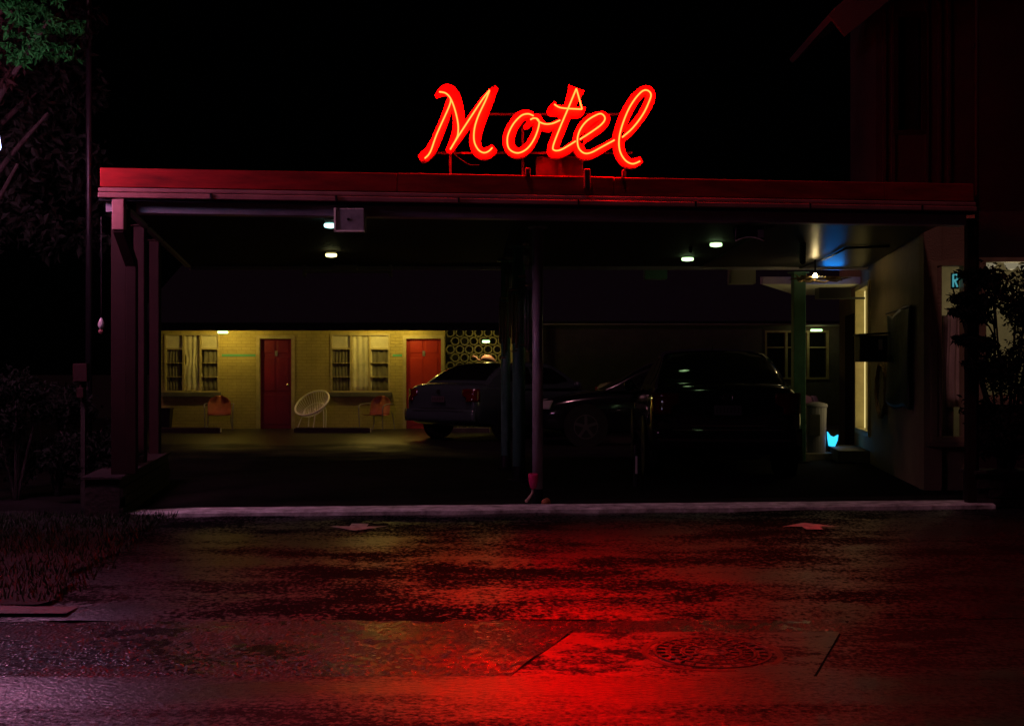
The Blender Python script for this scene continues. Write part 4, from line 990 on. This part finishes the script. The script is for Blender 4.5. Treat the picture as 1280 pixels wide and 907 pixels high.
z = lambda py: gz(py, 17.2); xx = lambda px: gx(px, 17.2)
g = MB(); g.slab([(xx(1036),z(557)),(xx(1043),z(558)),(xx(1046.5),z(550)),(xx(1047.5),z(543)),(xx(1042),z(546)),(xx(1037.5),z(544)),(xx(1034),z(539)),(xx(1034.5),z(548))], 17.17, 17.22); g.build('lens', 'cyan_lamp', cy, bevel=.006)
g = MB(); g.box((xx(1034),17.225,z(560)),(xx(1048),17.30,z(545))); g.box((xx(1037),17.2,.09),(xx(1044),17.28,z(558))); g.build('housing', 'black_plastic', cy)
lamp('cyan_glow', (xx(1041), 17.05, z(548)), (.25,.35,1), .14, .04, cy)
# mailbox, hanging art, wreath
mb_ = thing('mailbox', 'black wall mailbox beside the glowing window', 'mailbox', A(14.6,.2,1.36))
y0 = 14.35; a = at(1075,452,y0); b = at(1111,416,y0)
g = MB(); g.box((a.x,y0,a.z),(b.x-.01,y0+.22,b.z-.03)); g.build('body', 'black_plastic', mb_, bevel=.01)
g = MB(); g.slab([(a.x-.02,b.z-.035),(b.x+.01,b.z-.01),(b.x+.01,b.z+.01),(a.x-.02,b.z-.01)], y0-.02, y0+.24); g.build('lid', 'black_plastic', mb_)
g = MB(); g.box((gx(1098,y0),y0-.006,gz(437,y0)),(gx(1103,y0),y0-.001,gz(424,y0))); g.build('name_card', 'curtain', mb_)
art = thing('wall_hanging', 'dark green textured wall hanging on the office side wall', 'wall hanging', A(13.8,.05,.85))
g = MB()
def wh(u, v):
    y = 13.0+1.55*u; z = .84+1.08*v+.03*math.sin(u*7)+.04*(v-.5)*math.sin(u*4+1); p = A(y, .05+.02*math.sin(u*9+v*3), z); return p
g.grid(wh, 24, 24); g.build('cloth', 'art_green', art, smooth=True, solid=.012)
g = MB(); g.tube([A(12.95,.045,1.94), A(14.6,.045,1.94)], .012, 6); g.build('rod', 'dark_metal', art)
wr = thing('wreath', 'dry oval twig wreath under the mailbox', 'wreath', A(15.05,.05,.8))
for q in range(5):
    rr = random.Random(q); g = MB(); g.tube([A(15.05+(.36+rr.uniform(-.02,.02))*math.cos(2*math.pi*s/26)+rr.uniform(-.01,.01), .035+.02*math.sin(s+q), 1.0+(.33+rr.uniform(-.02,.02))*math.sin(2*math.pi*s/26)) for s in range(26)], .011, 5, closed=True); g.build('twig_loop', 'twig', wr)
# steps and walk at the office door
g = MB(); g.prism([(3.75,16.9),(ax_(16.9),16.9),(ax_(19.5),19.5),(3.75,19.5)], -.05, .09); struct(g.build('office_walk', 'concrete', bevel=.012))
g = MB(); aseg(g, 16.2, 17.6, .0+.003, .42, .0, .17); tag(g.build('door_step', 'concrete', bevel=.012), 'concrete step below the glowing office window', 'step')
# waste bin
bn = thing('waste_bin', 'white plastic waste bin with lavender light put into its colour beside the square green post', 'bin', (gx(1020,17.0), 17.05, .09))
bx, by = gx(1020.5,17.1), 17.1; zt = gz(507,17.1)
g = MB(); g.lathe([(.125,.092),(.145,zt-.02)], (bx,by,0), 20); g.build('body', 'bin_plastic', bn, smooth=False)
g = MB(); g.lathe([(.155,zt-.02),(.16,zt),(.15,zt+.03),(.05,zt+.055)], (bx,by,0), 20); g.build('lid', 'bin_plastic', bn, smooth=True)
g = MB(); g.box((bx-.14,by-.165,zt-.42),(bx+.01,by-.142,zt-.12)); g.build('dark_patch', 'black_plastic', bn)  # dark patch on the left front of the bin
# things at the foot of the front post
orn = thing('garden_ornament', 'magenta tapered pot ornament on a curved pale foot by the slim post', 'ornament', (gx(666,10.85), 10.85, .04))
D = 10.86; zc = lambda py: gz(py, D); xc = gx(666.5, D)
g = MB(); g.lathe([(.012,zc(611)),(.030,zc(609)),(.044,zc(600)),(.046,zc(593)),(.040,zc(591.5)),(.036,zc(592.5))], (xc,D,0), 18); g.build('pot', 'magenta_glaze', orn, smooth=True)
g = MB(); q = smooth_path([(gx(665.5,D),D,zc(611)),(gx(665.5,D),D,zc(615)),(gx(663,D),D-.02,zc(619)),(gx(660,D),D-.04,zc(623)),(gx(657,D),D-.07,zc(625.5))], 4); g.tube(q, [.010]*8+[.013]*6+[.015,.015,.01], 8); g.build('foot', 'pale_glaze', orn, smooth=True)
g = MB(); g.tube([(xc+.01,D+.02,zc(611)),(xc+.04,D+.05,.002)], .008, 6); g.build('rear_prop', 'dark_metal', orn)
stn = MB()
def stone(u, v):
    th = v*math.pi; ph = u*2*math.pi; r = 1+.14*math.sin(3*ph+1)*math.sin(th)+.1*math.cos(2*th+ph)
    return (gx(682.5,D)+.042*r*math.sin(th)*math.cos(ph), D+.04*r*math.sin(th)*math.sin(ph), .045+.045*r*math.cos(th))
stn.grid(stone, 16, 10); tag(stn.build('stone', 'orange_stone', smooth=True), 'rounded orange brown stone beside the magenta pot', 'stone')
mp_ = thing('marker_post', 'short black marker post with a white reflector left of the black sedan', 'marker', (gx(795,12.9), 12.9, 0))
x = gx(795,12.9); g = MB(); g.lathe([(.03,0),(.03,.42),(.02,.45)], (x,12.9,0), 12); g.build('post', 'black_plastic', mp_)
g = MB(); g.box((x-.012,12.862,.14),(x+.012,12.872,.33)); g.build('reflector', 'white_paint', mp_)

# ================================================================ UPPER STOREY on the right
UY = 13.2
up = thing('upper_storey', 'dark board clad upper storey rising above the canopy at the right', 'building', (6.5, UY, 2.9))
ua, ub = gx(1095,UY), 9.5
wa, wb, za, zb = gx(1122,UY), gx(1151,UY), gz(163,UY), gz(22,UY)
wall_with_holes(UY, .15, ua, ub, 2.87, 8.0, [(wa,wb,za,zb)], 'wall', 'red_siding', up)
g = MB(); g.box((ua,UY+.15,2.87),(ua+.15,UY+1.0,8)); g.build('side_wall', 'red_siding', up)
for px in (1105, 1116, 1158, 1174, 1186):
    x = gx(px, UY); g = MB(); g.box((x-.018,UY-.025,2.9),(x+.018,UY-.001,7.9)); g.build('batten', 'red_siding', up)
g = MB(); e = .05
g.box((wa-e,UY-.03,za-e),(wa,UY+.06,zb+e)); g.box((wb,UY-.03,za-e),(wb+e,UY+.06,zb+e)); g.box((wa,UY-.03,zb),(wb,UY+.06,zb+e)); g.box((wa,UY-.03,za-e),(wb,UY+.06,za)); w = g.build('window', 'dark_red_post', up)
g = MB(); g.box((wa,UY+.05,za),(wb,UY+.055,zb)); sub(g, 'pane', 'glass_dark', w)
a = at(1052,26,11.6); b = at(1200,-95,11.6)
g = MB(); g.bar((a.x-.05,11.6,a.z-.05),(b.x+1.2,11.6,b.z+.95), .05, .26, up=(0,0,1)); g.build('bargeboard', 'red_siding', up)
g = MB(); g.add([(a.x-.05,11.6,a.z+.1),(b.x+1.2,11.6,b.z+1.1),(b.x+1.2,13.5,b.z+1.1),(a.x-.05,13.5,a.z+.1)], [(0,1,2,3)]); g.build('roof', 'roofing', up, solid=.06)
cd = thing('conduit_pipe', 'thin vertical pipe running up the right edge past the canopy corner', 'pipe', (gx(1221,10.95), 11.0, 0))
x = gx(1221,11.0); g = MB(); g.tube([(x,11.0,.33),(x,11.0,6.5)], .018, 8); g.build('pipe', 'dark_red_post', cd, smooth=True)
for zz in (1.2, 2.7, 4.2): g = MB(); g.box((x-.03,10.99,zz),(x+.03,11.03,zz+.03)); g.build('clip', 'dark_metal', cd)

# ================================================================ VEGETATION
def foliage(name, m, parent, lobes, n, size, seed, droop=.3, elong=2.2):
    rr = random.Random(seed); g = MB(); v = []; f = []
    for i in range(n):
        c, r = rr.choice(lobes)
        while True:
            q = Vector((rr.uniform(-1,1), rr.uniform(-1,1), rr.uniform(-1,1)))
            if .25 < q.length < 1: break
        q *= (.55+.45*rr.random()); p = Vector((c[0]+q.x*r[0], c[1]+q.y*r[1], c[2]+q.z*r[2]))
        d = Vector((rr.uniform(-1,1), rr.uniform(-1,1), rr.uniform(-1,.6)-droop)).normalized(); s = size*rr.uniform(.6,1.3)
        w = d.cross(Vector((rr.uniform(-1,1), rr.uniform(-1,1), rr.uniform(-1,1)))).normalized()*s/elong*.5; nn = d.cross(w).normalized()*s*.1
        o = len(v); v += [tuple(p), tuple(p+d*s*.45+w+nn), tuple(p+d*s), tuple(p+d*s*.45-w+nn)]; f += [(o,o+1,o+2),(o,o+2,o+3)]
    g.add(v, f); return g.build(name, m, parent)
def branch(parent, pts, r, name='limb'):
    q = smooth_path(pts, 5); n = len(q); g = MB(); g.tube(q, [r*(1-.75*i/(n-1)) for i in range(n)], 7); return g.build(name, 'bark', parent, smooth=True)
# tree at the left
tx, ty = -5.6, 12.2
tr = thing('tree', 'leafy tree at the upper left with top leaves coloured as if lit green', 'tree', (tx, ty, 0))
branch(tr, [(tx,ty,-.1),(tx+.05,ty,1.6),(tx-.05,ty,3.0),(tx+.1,ty,4.6),(tx+.2,ty,6)], .16, 'trunk')
for e in ((1.2,-.8,4.6),(1.5,-1.5,4.4),(-.8,.2,4.9),(.9,.4,4.4),(1.0,-.3,3.8),(.9,-.8,3.2),(-.5,-.6,3.4)):
    branch(tr, [(tx,ty,e[2]-1.3),(tx+e[0]*.4,ty+e[1]*.4,e[2]-.6),(tx+e[0],ty+e[1],e[2])], .05)
rr = random.Random(12)
up_l = []
for k in range(44):
    px = rr.triangular(-10, 108, 62); py = rr.triangular(-45, 105, 15); d_ = 10.7+rr.uniform(-.5,.6)
    up_l.append(((gx(px,d_), d_, gz(py,d_)), (rr.uniform(.06,.16), rr.uniform(.08,.2), rr.uniform(.025,.06))))
foliage('crown', 'leaf_green_lit', tr, up_l, 1150, .068, 21)
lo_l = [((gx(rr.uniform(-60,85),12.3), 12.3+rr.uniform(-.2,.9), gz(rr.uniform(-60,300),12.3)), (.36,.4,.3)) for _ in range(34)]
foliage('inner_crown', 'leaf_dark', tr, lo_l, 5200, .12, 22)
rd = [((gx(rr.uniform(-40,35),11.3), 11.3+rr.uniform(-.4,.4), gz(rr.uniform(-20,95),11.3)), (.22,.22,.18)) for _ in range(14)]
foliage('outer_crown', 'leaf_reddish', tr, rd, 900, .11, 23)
# dark shrubs at the left
for i, (px, d, h, lab) in enumerate(((20,11.6,1.25,'dark shrub at the left edge behind the grass verge'), (72,12.0,1.2,'dark leafy shrub below the meter box'), (118,11.3,.75,'low dark shrub against the end of the low wall'))):
    x = gx(px, d); s = thing('shrub', lab, 'shrub', (x, d, 0), group='dark shrubs by the verge')
    for k in range(4): a = k*1.7; branch(s, [(x,d,-.05),(x+.15*math.cos(a),d+.15*math.sin(a),h*.5),(x+.3*math.cos(a),d+.3*math.sin(a),h*.9)], .02, 'stem')
    r2 = random.Random(40+i); foliage('foliage', 'leaf_dark', s, [((x+r2.uniform(-.3,.3), d+r2.uniform(-.25,.25), h*r2.uniform(.2,.95)), (.22,.22,.18)) for _ in range(14)], 2200, .07, 50+i)
# bush at the right
bxx, byy = 4.62, 11.22
bs = thing('bush', 'large dark bush covering the office front window at the right', 'bush', (bxx, byy, 0))
rr = random.Random(77)
for k in range(9):
    a = rr.uniform(0,6.28); e = Vector((bxx+.5*math.cos(a), byy+.35*math.sin(a), rr.uniform(1.5,2.1))); branch(bs, [(bxx,byy,-.05),(bxx+.15*math.cos(a),byy+.1*math.sin(a),.8),tuple(e)], .025, 'stem')
tw = [((3.98,10.85,1.93),.2),((3.95,10.8,1.80),.2),((4.06,10.85,2.14),.15),((4.1,10.85,1.32),.2),((4.02,10.85,1.55),.15)]
for (e, _) in tw: branch(bs, [(bxx-.1,byy,e[2]-.5),(4.35,10.95,e[2]-.15),(e[0]-.06,e[1],e[2])], .012, 'twig')
lobes = [((rr.uniform(4.33,5.1), 10.95+rr.uniform(-.28,.2), rr.uniform(.5,2.12)), (.22,.22,.2)) for _ in range(44)]
for (e, r) in tw: lobes += [((e[0]+.10,e[1],e[2]-.02), (.15,.07,.05))]*2+[((e[0]+.26,e[1]+.05,e[2]-.06), (.14,.1,.08))]*2
foliage('foliage', 'leaf_dark', bs, lobes, 20000, .055, 78, elong=2.4)
# utility pole, meter box, hanging lantern
pl = thing('utility_pole', 'thin dark utility pole rising at the far left of the canopy', 'pole', (gx(111,12.6), 12.6, 0))
x = gx(111,12.6); g = MB(); g.lathe([(.035,-.05),(.03,7)], (x,12.6,0), 10); g.build('shaft', 'dark_metal', pl, smooth=True)
g = MB(); g.lathe([(.06,-.02),(.06,.1)], (x,12.6,0), 10); g.build('base', 'dark_metal', pl)
mt = thing('meter_box', 'small grey meter box on a stake among the left shrubs', 'meter box', (gx(101,10.9), 10.9, 0))
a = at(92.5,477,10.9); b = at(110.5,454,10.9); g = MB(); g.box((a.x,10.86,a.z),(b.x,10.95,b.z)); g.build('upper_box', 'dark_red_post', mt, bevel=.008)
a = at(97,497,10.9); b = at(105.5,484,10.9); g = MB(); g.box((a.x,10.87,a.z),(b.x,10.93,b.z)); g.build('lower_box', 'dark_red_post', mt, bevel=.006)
x = gx(101,10.9); g = MB(); g.bar((x,10.97,-.05),(x,10.97,1.28), .04, .04, up=(0,1,0)); g.build('stake', 'bark', mt)
g = MB(); g.tube([(x,10.9,gz(484,10.9)),(x,10.9,gz(477,10.9))], .012, 6); g.build('pipe_joint', 'dark_red_post', mt)
hl = thing('hanging_lantern', 'little glass lantern hanging left of the dark corner column', 'lantern', at(126.5,416,10.3))
c = at(126.5, 405, 10.3); g = MB(); g.lathe([(.012,-.045),(.026,-.02),(.028,.01),(.014,.04),(.006,.055)], c, 12); g.build('globe', 'clear_lens', hl, smooth=True)
c2_ = at(126,414.5,10.3); g = MB(); g.lathe([(.006,-.02),(.02,-.005),(.02,.012),(.006,.02)], c2_, 10); g.build('pendant', 'gutter_paint', hl, smooth=True)
g = MB(); g.tube([(c2_.x,c2_.y,c2_.z),(c.x,c.y,c.z),(c.x,c.y,2.56),(cv(.07,.2)[0],cv(.07,.2)[1],2.58)], .003, 5); g.build('chain', 'dark_metal', hl)
# roadside lit sign, mostly outside the picture at the left
SX, SY = gx(3.6, 9.02), 8.9
rs = thing('roadside_sign', 'bluish white edge of a lit roadside sign cabinet at the left border', 'sign', (SX-1.0, SY, -.1))
z0 = gz(190,8.9)
prof = [(SX-1.7,z0),(SX-.06,z0),(SX-.015,z0+.02),(SX,z0+.05),(SX-.02,z0+.19),(SX-.06,z0+.40),(SX-.14,z0+.9),(SX-1.7,z0+.9)]
for y0_, y1_, fy in ((SY-.10, SY-.05, SY-.104), (SY+.05, SY+.10, SY+.104)):
    g = MB(); g.slab(prof, y0_, y1_); g.build('lens_edge', 'sign_edge', rs, bevel=.01)
    g = MB(); g.slab([(SX-1.6,z0+.07),(SX-.10,z0+.07),(SX-.20,z0+.83),(SX-1.6,z0+.83)], min(fy, fy*0+fy)-.003, fy+.003); g.build('lit_face', 'sign_face', rs)
g = MB(); g.slab([(min(x, SX-.03), z) for x, z in prof], SY-.045, SY+.045); g.build('cabinet', 'dark_metal', rs)
g = MB(); g.lathe([(.05,-.1),(.05,z0)], (SX-1.0,SY,0), 14); g.build('pole', 'dark_metal', rs)
